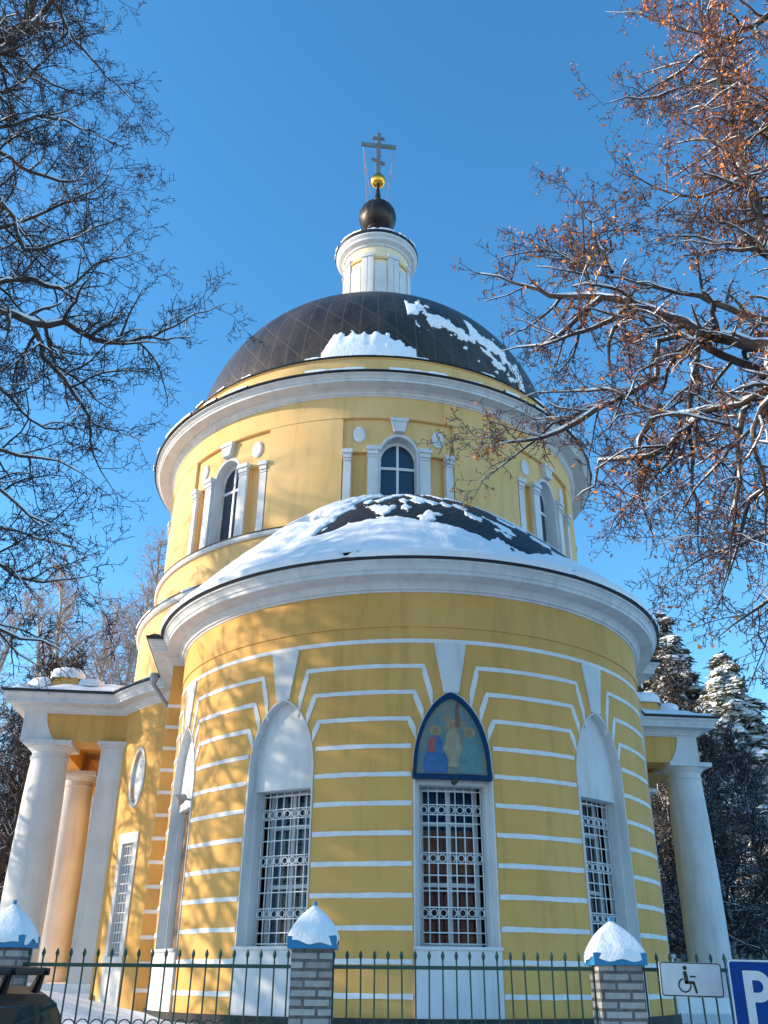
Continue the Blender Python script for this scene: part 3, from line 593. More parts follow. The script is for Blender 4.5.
# icon panel in the central niche (a thing that hangs there)
icon = empty('icon_painting', (CX + T * math.sin(PHI), CY - T * math.cos(PHI), 0), PHI - rad(.2))
tag(icon, 'arched painting of three robed figures in a dark blue frame above the central apse window', 'painting')
IR = 5.03
def ipos(x, z, r=IR): return (r * math.sin(x / 5.0), -r * math.cos(x / 5.0), z)
zt = arch(7.4, 3.02, 1.30, .14)
mb = MB(); e = 7.4 * np.sin(np.linspace(-1, 1, 31) * np.pi / 2); cylregion(mb, O, 4.99, IR, e, 2.93, zt)
PAINT, t, b = newmat('faded_painting'); n = noise(t, 3.2, 6, .7); r = ramp(t, n.outputs[0], [(.3, (.04, .14, .24)), (.45, (.08, .16, .17)), (.6, (.2, .18, .11)), (.75, (.2, .11, .07))]); t.links.new(r.outputs[0], b.inputs['Base Color']); b.inputs['Roughness'].default_value = .4
mb.build('painted_panel', PAINT, icon, True, 30)
mb = MB(); zi = arch(6.75, 3.05, 1.19, .14)
cylregion(mb, O, 4.98, IR + .035, e * 1.01, lambda a: zi(a) if abs(a) < 6.7 else 2.95, lambda a: zt(a) + .02); cylregion(mb, O, 4.98, IR + .04, rng_cols(-7.5, 7.5, 1), 2.90, 2.98); mb.build('frame', FRAMEB, icon, True, 30)
def figure(cx, base, h, wd, robes, seed):
    """softly painted robed figure: stacked flat patches, robe, mantle, head, halo"""
    q = random.Random(seed); k = 0
    for (m_, pts) in robes:
        mb = MB(); pts = [(cx + x * wd, base + z * h) for x, z in pts]; c0 = (sum(p[0] for p in pts) / len(pts), sum(p[1] for p in pts) / len(pts)); k += 1; rr_ = IR + .0025 * k + .002
        P = [ipos(*c0, rr_)]; fin = []
        for i in range(len(pts)):
            a, b = pts[i], pts[(i + 1) % len(pts)]
            for s in range(4): fin.append((a[0] + (b[0] - a[0]) * s / 4 + q.uniform(-.006, .006), a[1] + (b[1] - a[1]) * s / 4 + q.uniform(-.006, .006)))
        P += [ipos(*f_, rr_) for f_ in fin]; n_ = len(fin); mb.add(P, [(0, 1 + i, 1 + (i + 1) % n_) for i in range(n_)]); mb.build('painted_figure', m_, icon)
def ell(x, z, rx, rz): return [(x + rx * math.cos(q), z + rz * math.sin(q)) for q in np.linspace(0, 2 * np.pi, 11)[:-1]]
def pm(name, a, b_): return weathered(name, a, b_, .5, 9, streak=False, bs=.05)
HALO = pm('painted_halo', (.24, .2, .09), (.3, .25, .12)); SKIN = pm('painted_skin', (.24, .14, .09), (.3, .18, .12)); RB = pm('painted_blue', (.01, .07, .22), (.02, .12, .3)); RR = pm('painted_red', (.28, .04, .04), (.34, .08, .07)); RT = pm('painted_tan', (.24, .2, .13), (.32, .27, .18)); RG = pm('painted_teal', (.05, .16, .18), (.09, .22, .22)); TREE_ = pm('painted_brown', (.12, .06, .05), (.17, .09, .06))
body = [(-.5, 0), (.5, 0), (.55, .28), (.34, .5), (.3, .7), (.12, .78), (-.12, .78), (-.3, .7), (-.36, .5), (-.55, .28)]
low = [(-.52, 0), (.5, 0), (.56, .3), (.2, .45), (-.3, .4), (-.56, .26)]
figure(-.27, 3.0, .78, .36, [(HALO, ell(0, .88, .28, .13)), (RB, body), (RR, [(-.32, .72), (.02, .76), (-.02, .45), (-.36, .42)]), (RB, low), (SKIN, ell(0, .88, .14, .08))], 1)
figure(.02, 3.1, .78, .36, [(HALO, ell(0, .88, .28, .13)), (RT, body), (SKIN, ell(-.02, .88, .14, .08))], 2)
figure(.30, 3.0, .76, .36, [(HALO, ell(0, .88, .28, .13)), (RG, body), (RG, low), (SKIN, ell(-.03, .88, .14, .08))], 3)
figure(.10, 3.75, .42, .1, [(TREE_, [(-.5, 0), (.5, 0), (.3, 1), (-.2, 1)])], 4)
mb = MB(); mb.tube([ipos(.02, 2.86, IR - .02), ipos(.02, 2.86, IR + .09)], .05, 12); mb.build('fixing_lamp', BLK, icon, True, 40)
# little floodlight on the left edge niche
fl = empty('wall_lamp', (0, 0, 0)); tag(fl, 'small zinc floodlight fixed over the brown boarded niche at the left edge of the apse', 'wall lamp')
fl.location = (CX + T * math.sin(PHI), CY - T * math.cos(PHI), 0); fl.rotation_euler = (0, 0, PHI)
aa = rad(-62.5); p0 = np.array((4.86 * math.sin(aa), -4.86 * math.cos(aa), 2.92)); dr = np.array((math.sin(aa), -math.cos(aa), 0))
mb = MB(); mb.tube([p0, p0 + dr * .28], .018, 8); mb.build('bracket', ZINC, fl); mb = MB(); mb.tube([p0 + dr * .22 + (0, 0, .05), p0 + dr * .30, p0 + dr * .40 - (0, 0, .05)], [.05, .09, .11], 12); mb.build('lamp_head', ZINC, fl, True, 40)

# ------------------------------------------------------------------ boundary: retaining wall, posts, fence panels, signs
FY = 9.3
mb = MB(); mb.box(-40, 40, FY - .12, FY + .14, -1.9, -.52); rw = mb.build('retaining_wall', weathered('wall_concrete', (.22, .22, .22), (.36, .35, .34), .9, 2)); tag(rw, 'low grey retaining wall carrying the green fence', 'wall')
BRICK, t, b = newmat('pale_brick'); tc = N(t, 'ShaderNodeTexCoord'); mp = N(t, 'ShaderNodeMapping'); mp.inputs['Rotation'].default_value = (rad(90), 0, 0); t.links.new(tc.outputs['Object'], mp.inputs[0])
sp = N(t, 'ShaderNodeSeparateXYZ'); t.links.new(tc.outputs['Object'], sp.inputs[0]); adx = N(t, 'ShaderNodeMath', operation='ADD'); t.links.new(sp.outputs[0], adx.inputs[0]); t.links.new(sp.outputs[1], adx.inputs[1])
cb = N(t, 'ShaderNodeCombineXYZ'); t.links.new(adx.outputs[0], cb.inputs[0]); t.links.new(sp.outputs[2], cb.inputs[1])
bt = N(t, 'ShaderNodeTexBrick'); bt.inputs['Scale'].default_value = 1; bt.inputs['Brick Width'].default_value = .25; bt.inputs['Row Height'].default_value = .075; bt.inputs['Mortar Size'].default_value = .014; bt.inputs['Mortar Smooth'].default_value = .3; bt.inputs['Bias'].default_value = -.1
bt.inputs['Color1'].default_value = (.22, .20, .185, 1); bt.inputs['Color2'].default_value = (.42, .40, .375, 1); bt.inputs['Mortar'].default_value = (.035, .028, .025, 1); t.links.new(cb.outputs[0], bt.inputs['Vector'])
nn = noise(t, 18, 4); t.links.new(mix(t, .22, bt.outputs['Color'], ramp(t, nn.outputs[0], [(.3, (.2, .18, .17)), (.7, (.6, .58, .56))]).outputs[0]), b.inputs['Base Color']); b.inputs['Roughness'].default_value = .9
mth = N(t, 'ShaderNodeMath', operation='MULTIPLY'); mth.inputs[1].default_value = -1; t.links.new(bt.outputs['Fac'], mth.inputs[0]); bump(t, b, mth.outputs[0], .8, .02)
def post(x, ztop, w_, label, seed):
    o = empty('brick_post', (x, FY, 0)); tag(o, label, 'fence post', 'brick posts of the fence')
    mb = MB(); h = w_ / 2; mb.box(-h, h, -h, h, -1.6, ztop - .0); mb.build('brick_shaft', BRICK, o)
    q = random.Random(seed); hh = h + .04; z0 = ztop + .002; za = ztop + .40
    mb = MB(); mb.box(-hh, hh, -hh, hh, z0, z0 + .10); mb.add([(-hh, -hh, z0 + .1), (hh, -hh, z0 + .1), (hh, hh, z0 + .1), (-hh, hh, z0 + .1), (0, 0, za - .12)], [(0, 1, 4), (1, 2, 4), (2, 3, 4), (3, 0, 4)]); mb.revolve([(.02, za - .06), (.022, za + .01), (.001, za + .012)], n=8); mb.build('blue_cap', BLUEP, o)
    # snow cone
    G = []; nu = 96
    for i in range(nu):
        th = 2 * math.pi * i / nu; sq = 1 / max(abs(math.cos(th)), abs(math.sin(th))); sq = sq ** .8; row = []
        dr_ = .016 * math.sin(th * 3 + seed) + .012 * math.sin(th * 7 + seed * 2)+ .006 * math.sin(th * 5 + seed)
        for j in range(10):
            f = j / 9; r_ = hh * 1.12 * ((1 - f) ** .92 + .10 * math.sin(f * math.pi) + .05 * math.sin(th * 2 + seed * 3) * f * (1 - f)) * (sq * (1 - f) ** .5 + 1 - (1 - f) ** .5) * (1 if j else .93) + .003; z = z0 + .10 + (za - z0 - .115) * (f ** .92) + (dr_ - .052) * (1 - f) ** 4
            row.append((r_ * math.cos(th), r_ * math.sin(th), z))
        G.append(row)
    mb = MB(); mb.grid(G, True); mb.build('snow_cap', SNOW, o, True)
    return o
post(-3.49, .235, .37, 'brick fence post with blue cap and snow behind the parked car, leftmost of the posts', 1)
post(-.625, .245, .37, 'brick fence post with a snowy blue cap between the left and the central apse window', 2)
post(2.18, .13, .40, 'brick fence post with a snowy blue cap beside the wheelchair sign', 3)
post(4.98, .15, .38, 'brick fence post with a snowy blue cap hidden behind the blue parking sign', 4)
post(-6.35, .235, .37, 'brick fence post with a snowy blue cap left beyond the parked car', 5)
def fence(x0, x1, label):
    o = empty('fence_panel', (x0, FY, 0)); tag(o, label, 'fence', 'green iron fence panels between the brick posts'); L = x1 - x0
    mb = MB(); mb.box(0, L, -.02, .02, .085, .117); mb.build('rail', GREEN, o)
    mb = MB(); mb.box(0, L, -.018, .018, -.475, -.45); mb.build('rail', GREEN, o)
    n = int(L / 0.1265); off = (L - n * 0.1265) / 2; pm_ = None; rm_ = None; q = random.Random(int(x0 * 10))
    for i in range(n + 1):
        xx = off + i * 0.1265
        if pm_ is None:
            mb = MB(); mb.tube([(0, 0, -.5), (0, 0, .175)], .0085, 6); mb.tube([(0, 0, .165), (0, 0, .18), (0, 0, .197), (0, 0, .222), (0, 0, .242)], [.009, .013, .019, .012, .002], 8); p_ = mb.build('picket', GREEN, o, True, 40); pm_ = p_.data; p_.location.x = xx
            mb = MB(); mb.tube([(.055 * math.cos(t_), 0, .055 * math.sin(t_)) for t_ in np.linspace(0, 2 * np.pi, 19)], .006, 5, False); r_ = mb.build('ring', GREEN, o, True); rm_ = r_.data; r_.location = (xx + .07, 0, -.391)
        else:
            p_ = bpy.data.objects.new('picket', pm_); COL.objects.link(p_); p_.parent = o; p_.location.x = xx; p_.rotation_euler = (0, q.uniform(-.012, .012), 0)
            if i < n: r_ = bpy.data.objects.new('ring', rm_); COL.objects.link(r_); r_.parent = o; r_.location = (xx + .07, 0, -.391)
fence(-6.15, -3.68, 'green iron fence panel at the far left behind the car')
fence(-3.30, -.815, 'green iron fence panel between the left post and the post by the apse')
fence(-.435, 1.975, 'green iron fence panel before the central apse window')
fence(2.385, 4.78, 'green iron fence panel behind the wheelchair and parking signs')

def rrect(w_, h, r, n=5):
    pts = []
    for cx, cy, a0 in ((w_ / 2 - r, h / 2 - r, 0), (-w_ / 2 + r, h / 2 - r, 90), (-w_ / 2 + r, -h / 2 + r, 180), (w_ / 2 - r, -h / 2 + r, 270)):
        for i in range(n + 1): a = rad(a0 + 90 * i / n); pts.append((cx + r * math.cos(a), cy + r * math.sin(a)))
    return pts
def plate(mb, pts, y0, y1):
    n = len(pts); V = [(x, y0, z) for x, z in pts] + [(x, y1, z) for x, z in pts]; mb.add(V, [tuple(range(n)), tuple(range(2 * n - 1, n - 1, -1))] + [(i, n + i, n + (i + 1) % n, (i + 1) % n) for i in range(n)])
SW = plain('sign_white', (.62, .64, .66), .35); SB = plain('sign_blue', (.002, .05, .24), .5); SB.node_tree.nodes['Principled BSDF'].inputs['Specular IOR Level'].default_value = .12; SK = plain('sign_black', (.012, .012, .014), .4); STEEL = plain('sign_steel', (.35, .36, .37), .4, .6)
def annulus(mb, cx, cz, r0, r1, y, a0=0, a1=360, n=28):
    G = [[(cx + r_ * math.cos(rad(a)), y, cz + r_ * math.sin(rad(a))) for r_ in (r0, r1)] for a in np.linspace(a0, a1, n + 1)]; mb.grid(G)
sg_ = empty('disabled_parking_sign', (2.755, 8.6 + .32, .022)); sg_.rotation_euler = (0, rad(1.2), 0)
tag(sg_, 'white plate with a black wheelchair user, fixed to the green fence', 'sign')
WS, HS = .55, .272
mb = MB(); plate(mb, rrect(WS, HS, .028), 0, .012); o = mb.build('plate', SW, sg_); 
mb = MB(); P0, P1 = rrect(WS - .004, HS - .004, .028), rrect(WS - .022, HS - .022, .02); mb.grid([[(a[0], -.002, a[1]), (b_[0], -.002, b_[1])] for a, b_ in zip(P0, P1)], True); mb.build('border', SK, sg_)
mb = MB(); y = -.003
annulus(mb, -.055, -.048, .045, .058, y, 100, 372)                      # wheel
mb.add([(-.04 + .019 * math.cos(t_), y, .090 + .019 * math.sin(t_)) for t_ in np.linspace(0, 2 * np.pi, 17)[:-1]], [tuple(range(16))])   # head
def poly(pts): mb.add([(x, y, z) for x, z in pts], [tuple(range(len(pts)))])
poly([(-.060, .064), (-.028, .064), (-.018, .0), (-.020, -.036), (-.052, -.036)]); poly([(-.050, -.012), (.026, -.012), (.036, -.022), (.026, -.036), (-.050, -.036)]); poly([(.014, -.02), (.036, -.02), (.052, -.094), (.052, -.108), (.034, -.108)]); poly([(-.003, .030), (.050, .030), (.050, .017), (-.003, .017)])
o = mb.build('wheelchair_symbol', SK, sg_); o.location.x = -.01
mb = MB()
for x in (-.18, .18): mb.box(x - .012, x + .012, .012, .40, -.02, .02)
mb.build('bracket', STEEL, sg_)
ps = empty('parking_sign', (3.267, 8.55, -.135)); ps.rotation_euler = (0, rad(.8), 0); tag(ps, 'blue square parking sign with a white letter P at the right edge', 'sign')
mb = MB(); plate(mb, rrect(.62, .62, .03), 0, .015); mb.build('plate', SB, ps)
mb = MB(); P0, P1 = rrect(.615, .615, .03), rrect(.585, .585, .022); mb.grid([[(a[0], -.002, a[1]), (b_[0], -.002, b_[1])] for a, b_ in zip(P0, P1)], True); mb.build('border', SW, ps)
mb = MB(); y = -.003; SX = -.19; W_ = .072; top = .225; bot = -.17
poly([(SX, top), (SX + W_, top), (SX + W_, bot), (SX, bot)]); poly([(SX + W_, top), (-.075, top), (-.075, top - W_), (SX + W_, top - W_)]); poly([(SX + W_, .06), (-.075, .06), (-.075, .06 - W_), (SX + W_, .06 - W_)])
rc = (top + W_ - .06) / 2; annulus(mb, -.075, (top + .06 - W_) / 2, rc - W_, rc, y, -90, 90); mb.build('letter', SW, ps)
mb = MB(); mb.tube([(0, .05, -1.5), (0, .05, .28)], .03, 12); mb.build('post', STEEL, ps, True, 40)

# ------------------------------------------------------------------ parked car (only its roof corner shows)
car = empty('parked_car', (-1.97, 6.98, -1.60)); tag(car, 'dark boxy estate car with roof bars parked at the left before the fence', 'car')
CARP, t, b = newmat('dark_car_paint'); b.inputs['Base Color'].default_value = (.012, .018, .022, 1); b.inputs['Roughness'].default_value = .4; b.inputs['Specular IOR Level'].default_value = .25
n = noise(t, 14, 5); r = ramp(t, n.outputs[0], [(.4, (.006, .008, .009)), (.8, (.014, .015, .016))]); t.links.new(r.outputs[0], b.inputs['Base Color'])
TYRE = plain('tyre_rubber', (.02, .02, .02), .9); CG = plain('car_glass', (.02, .025, .03), .06); RUB = plain('black_trim', (.01, .01, .011), .5)
# local: x to the left is the car's width (0 .. -1.65), y 0 = far end, -4.1 = near end
def hull(mb, secs):
    n = len(secs[0]); V = [p for s_ in secs for p in s_]; F = [(i * n + j, i * n + (j + 1) % n, (i + 1) * n + (j + 1) % n, (i + 1) * n + j) for i in range(len(secs) - 1) for j in range(n)]
    F += [tuple(range(n - 1, -1, -1)), tuple((len(secs) - 1) * n + j for j in range(n))]; mb.add(V, F)
Wc = 1.66
def sec(y, zs_, zt_, inset):
    cx = -Wc / 2; pts = []
    for x_, z_ in ((.0, zs_), (.0, .75), (inset * .35, .95), (inset, zt_ - .12), (inset + .05, zt_ - .045), (inset + .14, zt_)): pts.append((-x_, y, z_))
    return pts + [(2 * cx - p[0], y, p[2]) for p in reversed(pts)]
mb = MB(); hull(mb, [sec(.0, .35, .98, .06), sec(-.02, .30, 1.0, .06), sec(-.10, .28, 1.28, .10), sec(-.22, .25, 1.50, .13), sec(-.40, .22, 1.545, .14), sec(-1.5, .22, 1.565, .14), sec(-2.5, .22, 1.54, .15), sec(-2.75, .22, 1.44, .16), sec(-3.15, .22, 1.02, .10), sec(-3.9, .25, .92, .08), sec(-4.1, .32, .75, .08)])
body_o = mb.build('body', CARP, car, True, 25)
def side_window(y0, y1, y0t, y1t):
    for sx in (1, -1):
        mb = MB()
        f = lambda y_, z_: ((-(.05 + (z_ - .95) / .48 * .095) + .006) if sx > 0 else (-Wc + .05 + (z_ - .95) / .48 * .095 - .006), y_, z_)
        mb.add([f(y0, .97), f(y1, .97), f(y1t, 1.45), f(y0t, 1.45)], [(0, 1, 2, 3)]); mb.build('window', CG, car)
side_window(-.16, -.62, -.30, -.62); side_window(-.72, -1.55, -.72, -1.55); side_window(-1.65, -2.55, -1.65, -2.38)
mb = MB(); mb.add([(-.14, -.068, 1.02), (-Wc + .14, -.068, 1.02), (-Wc + .2, -.205, 1.42), (-.2, -.205, 1.42)], [(0, 1, 2, 3)]); mb.build('rear_window', CG, car)
mb = MB(); mb.add([(-.16, -3.10, 1.05), (-Wc + .16, -3.10, 1.05), (-Wc + .24, -2.78, 1.41), (-.24, -2.78, 1.41)], [(0, 3, 2, 1)]); mb.build('windscreen', CG, car)
for x in (-.12, -Wc + .12):
    for y in (-.75, -3.25):
        we = empty('wheel'); we.parent = car; we.location = (x, y, .30)
        def wheel_ring(prof, m_, nm):
            mb = MB(); G = [[(px, r_ * math.cos(t_), r_ * math.sin(t_)) for px, r_ in prof] for t_ in np.linspace(0, 2 * np.pi, 25)[:-1]]; mb.grid(G, True); mb.build(nm, m_, we, True, 30)
        wheel_ring([(-.1, .19), (-.11, .27), (-.08, .305), (.08, .305), (.11, .27), (.1, .19), (-.1, .19)], TYRE, 'tyre'); wheel_ring([(.06, .01), (.08, .06), (.07, .16), (.095, .195), (-.095, .195)], STEEL, 'rim')
rk = empty('roof_rack'); rk.parent = car
mb = MB()
for sx in (-.10, -Wc + .10): mb = MB(); mb.tube([(sx, y, 1.63) for y in (-.75, -1.3, -2.6)], .022, 8); mb.build('rail', RUB, rk, True, 40)
for y in (-.80, -1.35, -2.45):
    mb = MB(); mb.tube([(.0 - .06, y, 1.628), (-Wc + .06, y, 1.628)], .020, 8); mb.build('crossbar', RUB, rk, True, 40)
    for sx, s2 in ((-.10, -.16), (-Wc + .10, -Wc + .16)):
        mb = MB(); mb.tube([(sx, y, 1.63), (sx + (s2 - sx) * .3, y + .03, 1.60), (s2, y + .09, 1.535)], [.020, .026, .036], 8); mb.build('foot', RUB, rk, True, 40)

# ------------------------------------------------------------------ trees
def ray_pt(x, y, Y):
    d = fw + rt * ((x - 384) / FPX) - up * ((y - 512) / FPX); return np.array(d * (Y / d.y))
class Tubes:
    def __init__(s): s.V = []; s.F = []; s.n = 0
    def add(s, pts, rs, k):
        pts = np.asarray(pts, float); n = len(pts); d = np.empty_like(pts); d[1:-1] = pts[2:] - pts[:-2]; d[0] = pts[1] - pts[0]; d[-1] = pts[-1] - pts[-2]
        d /= np.linalg.norm(d, axis=1)[:, None] + 1e-9; ref = np.array([.31, .2, 1.]) if abs(d[0][2]) < .85 else np.array([1., .3, 0])
        a = np.cross(d, ref); a /= np.linalg.norm(a, axis=1)[:, None] + 1e-9; b = np.cross(d, a); th = np.arange(k) * 2 * np.pi / k
        P = pts[:, None] + np.asarray(rs)[:, None, None] * (np.cos(th)[None, :, None] * a[:, None] + np.sin(th)[None, :, None] * b[:, None])
        i = np.arange(n - 1)[:, None]; j = np.arange(k)[None]; j2 = (j + 1) % k
        F = np.stack([i * k + j, i * k + j2, (i + 1) * k + j2, (i + 1) * k + j], -1).reshape(-1, 4) + s.n
        s.V.append(P.reshape(-1, 3)); s.F.append(F); s.n += n * k
    def addsnow(s, pts, rs, rg):
        # ridge of snow lying along the upper side of a limb, broken here and there
        pts = np.asarray(pts, float); rs = np.asarray(rs, float); d = np.gradient(pts, axis=0); d /= np.linalg.norm(d, axis=1)[:, None] + 1e-9
        flat = np.clip(1.25 - np.abs(d[:, 2]) * 1.3, 0, 1); ph = rg.uniform(0, 6); k = flat * np.clip(.8 + .5 * np.sin(np.arange(len(pts)) * .9 + ph) + rg.normal(0, .25, len(pts)), 0, 1.2)
        rr = (rs * .72 + .006) * np.maximum(k, .02); up_ = np.array([0, 0, 1.]) - d * d[:, 2:3]; up_ /= np.linalg.norm(up_, axis=1)[:, None] + 1e-9
        s.add(pts + up_ * (rs * .62 + rr * .45)[:, None], rr, 6)
    def build(s, name, m, parent):
        return None if not s.V else fastmesh(name, np.concatenate(s.V), np.concatenate(s.F), m, parent)
def smooth_poly(pts, rg, step=.25, wob=.03):
    P = [np.asarray(p, float) for p in pts]; out = []
    for i in range(len(P) - 1):
        p0, p1, p2, p3 = P[max(0, i - 1)], P[i], P[i + 1], P[min(len(P) - 1, i + 2)]; n = max(2, int(np.linalg.norm(p2 - p1) / step))
        for q in range(n):
            t_ = q / n; out.append(.5 * (2 * p1 + (p2 - p0) * t_ + (2 * p0 - 5 * p1 + 4 * p2 - p3) * t_ ** 2 + (3 * p1 - p0 - 3 * p2 + p3) * t_ ** 3) + rg.normal(0, wob, 3))
    out.append(P[-1]); return np.array(out)
def twigs_from(T_big, T_small, poly_, radii, rg, depth, spacing, ln, droop, tips=None, kink=.20, minr=.0055, spread=1.0):
    """grow side shoots along a limb"""
    L = np.concatenate([[0], np.cumsum(np.linalg.norm(np.diff(poly_, axis=0), axis=1))]); tot = L[-1]; s = spacing * rg.uniform(.3, 1.2)
    side = 1
    while s < tot:
        i = min(len(L) - 2, np.searchsorted(L, s) - 1); i = max(i, 0); f = (s - L[i]) / max(1e-6, L[i + 1] - L[i]); p = poly_[i] * (1 - f) + poly_[i + 1] * f; d = poly_[i + 1] - poly_[i]; d = d / (np.linalg.norm(d) + 1e-9)
        rp = radii[i] * (1 - f) + radii[i + 1] * f; r0 = max(minr, min(rp * .62, .02 + rp * .35))
        rv = rg.normal(0, 1, 3); rv -= d * (rv @ d); rv /= np.linalg.norm(rv) + 1e-9
        dd = d * rg.uniform(.35, .9) + rv * spread; dd[2] += .10; dd /= np.linalg.norm(dd)
        ll = ln * rg.uniform(.45, 1.25) * (1 - .35 * s / tot); n = max(3, int(ll / (.14 if depth < 2 else .2)) + 1); st = ll / n; pts = [p]; c = dd.copy()
        for q in range(n):
            c = c + rg.normal(0, kink, 3); c[2] += droop; c /= np.linalg.norm(c); pts.append(pts[-1] + c * st)
        pts = np.array(pts); rs = np.linspace(r0, max(minr * .7, r0 * .3), n + 1)
        (T_big if r0 > .022 else T_small).add(pts, rs, 5 if r0 > .022 else 3)
        if r0 > .011 and getattr(T_big, 'snow', None) is not None and rg.uniform() < .75: T_big.snow.addsnow(pts, rs, rg)
        if depth > 0: twigs_from(T_big, T_small, pts, rs, rg, depth - 1, spacing * .60, ll * .52, droop, tips, kink, minr, spread)
        elif tips is not None: tips.append(pts[-1]); tips.append(pts[len(pts) // 2])
        s += spacing * rg.uniform(.6, 1.4)
def leaves(name, tips, n, size, rg, mats, parent, drop=.06):
    tips = np.array(tips); idx = rg.choice(len(tips), n, p=None); c = tips[idx] + rg.normal(0, .05, (n, 3)); c[:, 2] -= rg.uniform(0, drop, n)
    a = rg.normal(0, 1, (n, 3)); a /= np.linalg.norm(a, axis=1)[:, None]; b = rg.normal(0, 1, (n, 3)); b -= a * (a * b).sum(1)[:, None]; b /= np.linalg.norm(b, axis=1)[:, None]; nn_ = np.cross(a, b)
    sz = size * rg.uniform(.5, 1.3, (n, 1)); V = np.stack([c - a * sz, c - b * sz * .5 + nn_ * sz * .2, c + a * sz * .9, c + b * sz * .55 + nn_ * sz * .25], 1).reshape(-1, 3); F = np.arange(4 * n).reshape(n, 4)
    return fastmesh(name, V, F, mats, parent, False, rg.integers(0, len(mats), n))

def limb_tree(name, label, base, height, trunk_r, limbs, seed, twigm, depth, spacing, ln, droop, leaf_n=0, leaf_size=.04, extra=None, leafy=None):
    rg = np.random.default_rng(seed); o = empty(name, base); tag(o, label, 'tree'); B = np.array(base)
    TB, TS, TSN = Tubes(), Tubes(), Tubes(); tips = []; TB.snow = TSN
    tr_pts = smooth_poly([B + (0, 0, -.2), B + (.1, .1, height * .3), B + (-.15, .1, height * .6), B + (.05, -.1, height)], rg, .6, .04) - B
    TT = Tubes(); TT.add(tr_pts, np.linspace(trunk_r, .03, len(tr_pts)), 14); TT.build('trunk', BARK, o)
    def tr_at(z):
        i = np.argmin(abs(tr_pts[:, 2] - z)); return tr_pts[i]
    for (r0, r1, pts) in limbs:
        P = [ray_pt(x, y, Y) - B for x, y, Y in pts]
        if r0 > .05:
            z_ = max(2.5, P[0][2] - .45 * np.hypot(P[0][0], P[0][1])); P = [tr_at(z_)] + P
        pl = smooth_poly(P, rg, .22, .018); rs = np.linspace(r0 * (1.25 if r0 > .05 else 1), r1 * .4, len(pl)); TB.add(pl, rs, 8); TSN.addsnow(pl, rs, rg)
        twigs_from(TB, TS, pl, rs, rg, depth, spacing, ln, droop, tips)
    out = 1 if B[0] > 0 else -1; rg2 = np.random.default_rng(seed + 99)      # the half of the crown that grows away from the church
    for i in range(22):
        u = .30 + .68 * i / 22; p = tr_at(height * u).copy(); th = rg2.uniform(-1.35, 1.35); c = np.array([out * math.cos(th), math.sin(th), rg2.uniform(.3, .9)]); c /= np.linalg.norm(c); q = [p]; ll = height * .30 * (1.15 - u) * rg2.uniform(.8, 1.15)
        for j in range(10): c = c + rg2.normal(0, .12, 3); c[2] += .02; c /= np.linalg.norm(c); q.append(q[-1] + c * ll / 10)
        q = np.array(q); rs = np.linspace(trunk_r * .38 * (1.1 - u), .008, 11); TB.add(q, rs, 7); TSN.addsnow(q, rs, rg2); twigs_from(TB, TS, q, rs, rg2, 1, .4, 1.5, droop, tips)
    TB.build('limbs', BARK, o); TS.build('crown', twigm, o); TSN.build('branch_snow', SNOW, o)
    if leaf_n: 
        tp = np.array(tips); 
        if leafy: tp = tp[leafy(tp + B, rg)]
        leaves('leaves', tp, leaf_n, leaf_size, rg, [LEAF, LEAF2], o)
    return o
LD = 11.0
left_limbs = [
 (.11, .04, [(-60, 75, 10.6), (0, 44, 10.8), (25, 25, 11), (33, 0, 11), (50, -60, 11)]),
 (.07, .03, [(-40, 70, 10), (0, 46, 10.2), (41, 14, 10.4), (60, -8, 10.5), (110, -30, 10.8)]),
 (.05, .015, [(-60, 110, 11), (0, 94, 11), (19, 84, 11.1), (56, 50, 11.3), (90, 30, 11.4)]),
 (.06, .012, [(20, -40, 10.6), (53, 0, 10.8), (72, 34, 11), (106, 75, 11.2), (137, 103, 11.5)]),
 (.045, .012, [(-30, 20, 11.5), (9, 47, 11.6), (41, 78, 11.8), (78, 94, 12), (120, 92, 12)]),
 (.05, .012, [(-50, 150, 11), (0, 153, 11.1), (31, 172, 11.2), (75, 181, 11.4), (103, 150, 11.6)]),
 (.06, .012, [(-40, 180, 10.8), (0, 200, 11), (12, 219, 11), (25, 250, 11.2), (59, 241, 11.4), (109, 222, 11.6), (137, 209, 11.8)]),
 (.07, .012, [(-60, 270, 11), (0, 278, 11.2), (31, 278, 11.4), (62, 290, 11.6), (94, 266, 11.8), (125, 256, 12), (150, 250, 12.2)]),
 (.085, .012, [(-60, 285, 11), (0, 307, 11.2), (31, 325, 11.3), (66, 323, 11.5), (94, 340, 11.7), (129, 342, 11.9), (164, 331, 12.1), (195, 315, 12.4), (228, 303, 12.6)]),
 (.05, .010, [(35, 327, 11.3), (43, 358, 11.4), (66, 381, 11.5), (90, 417, 11.7), (94, 456, 11.8), (117, 499, 12)]),
 (.045, .010, [(-50, 440, 11), (0, 452, 11), (58, 460, 11.2), (94, 483, 11.4)]),
 (.05, .010, [(-50, 470, 10.5), (0, 491, 10.6), (31, 514, 10.7), (60, 535, 10.9)]),
 (.04, .009, [(-50, 515, 11.5), (0, 526, 11.6), (39, 537, 11.8), (82, 549, 12)]),
 (.045, .009, [(-50, 555, 11), (0, 565, 11), (39, 583, 11.2), (101, 573, 11.5)]),
 (.045, .009, [(-50, 610, 11), (0, 631, 11), (40, 640, 11.2), (70, 660, 11.3)]),
 (.04, .010, [(-50, 370, 11.6), (0, 389, 11.7), (31, 420, 11.8), (60, 430, 12), (85, 400, 12.2)]),
 (.04, .010, [(-40, 120, 10.5), (0, 125, 10.6), (50, 118, 11), (95, 135, 11.4), (130, 150, 11.8)]),
 (.04, .010, [(-40, 220, 11.6), (0, 228, 11.8), (60, 205, 12), (100, 185, 12.2), (115, 160, 12.4)])]
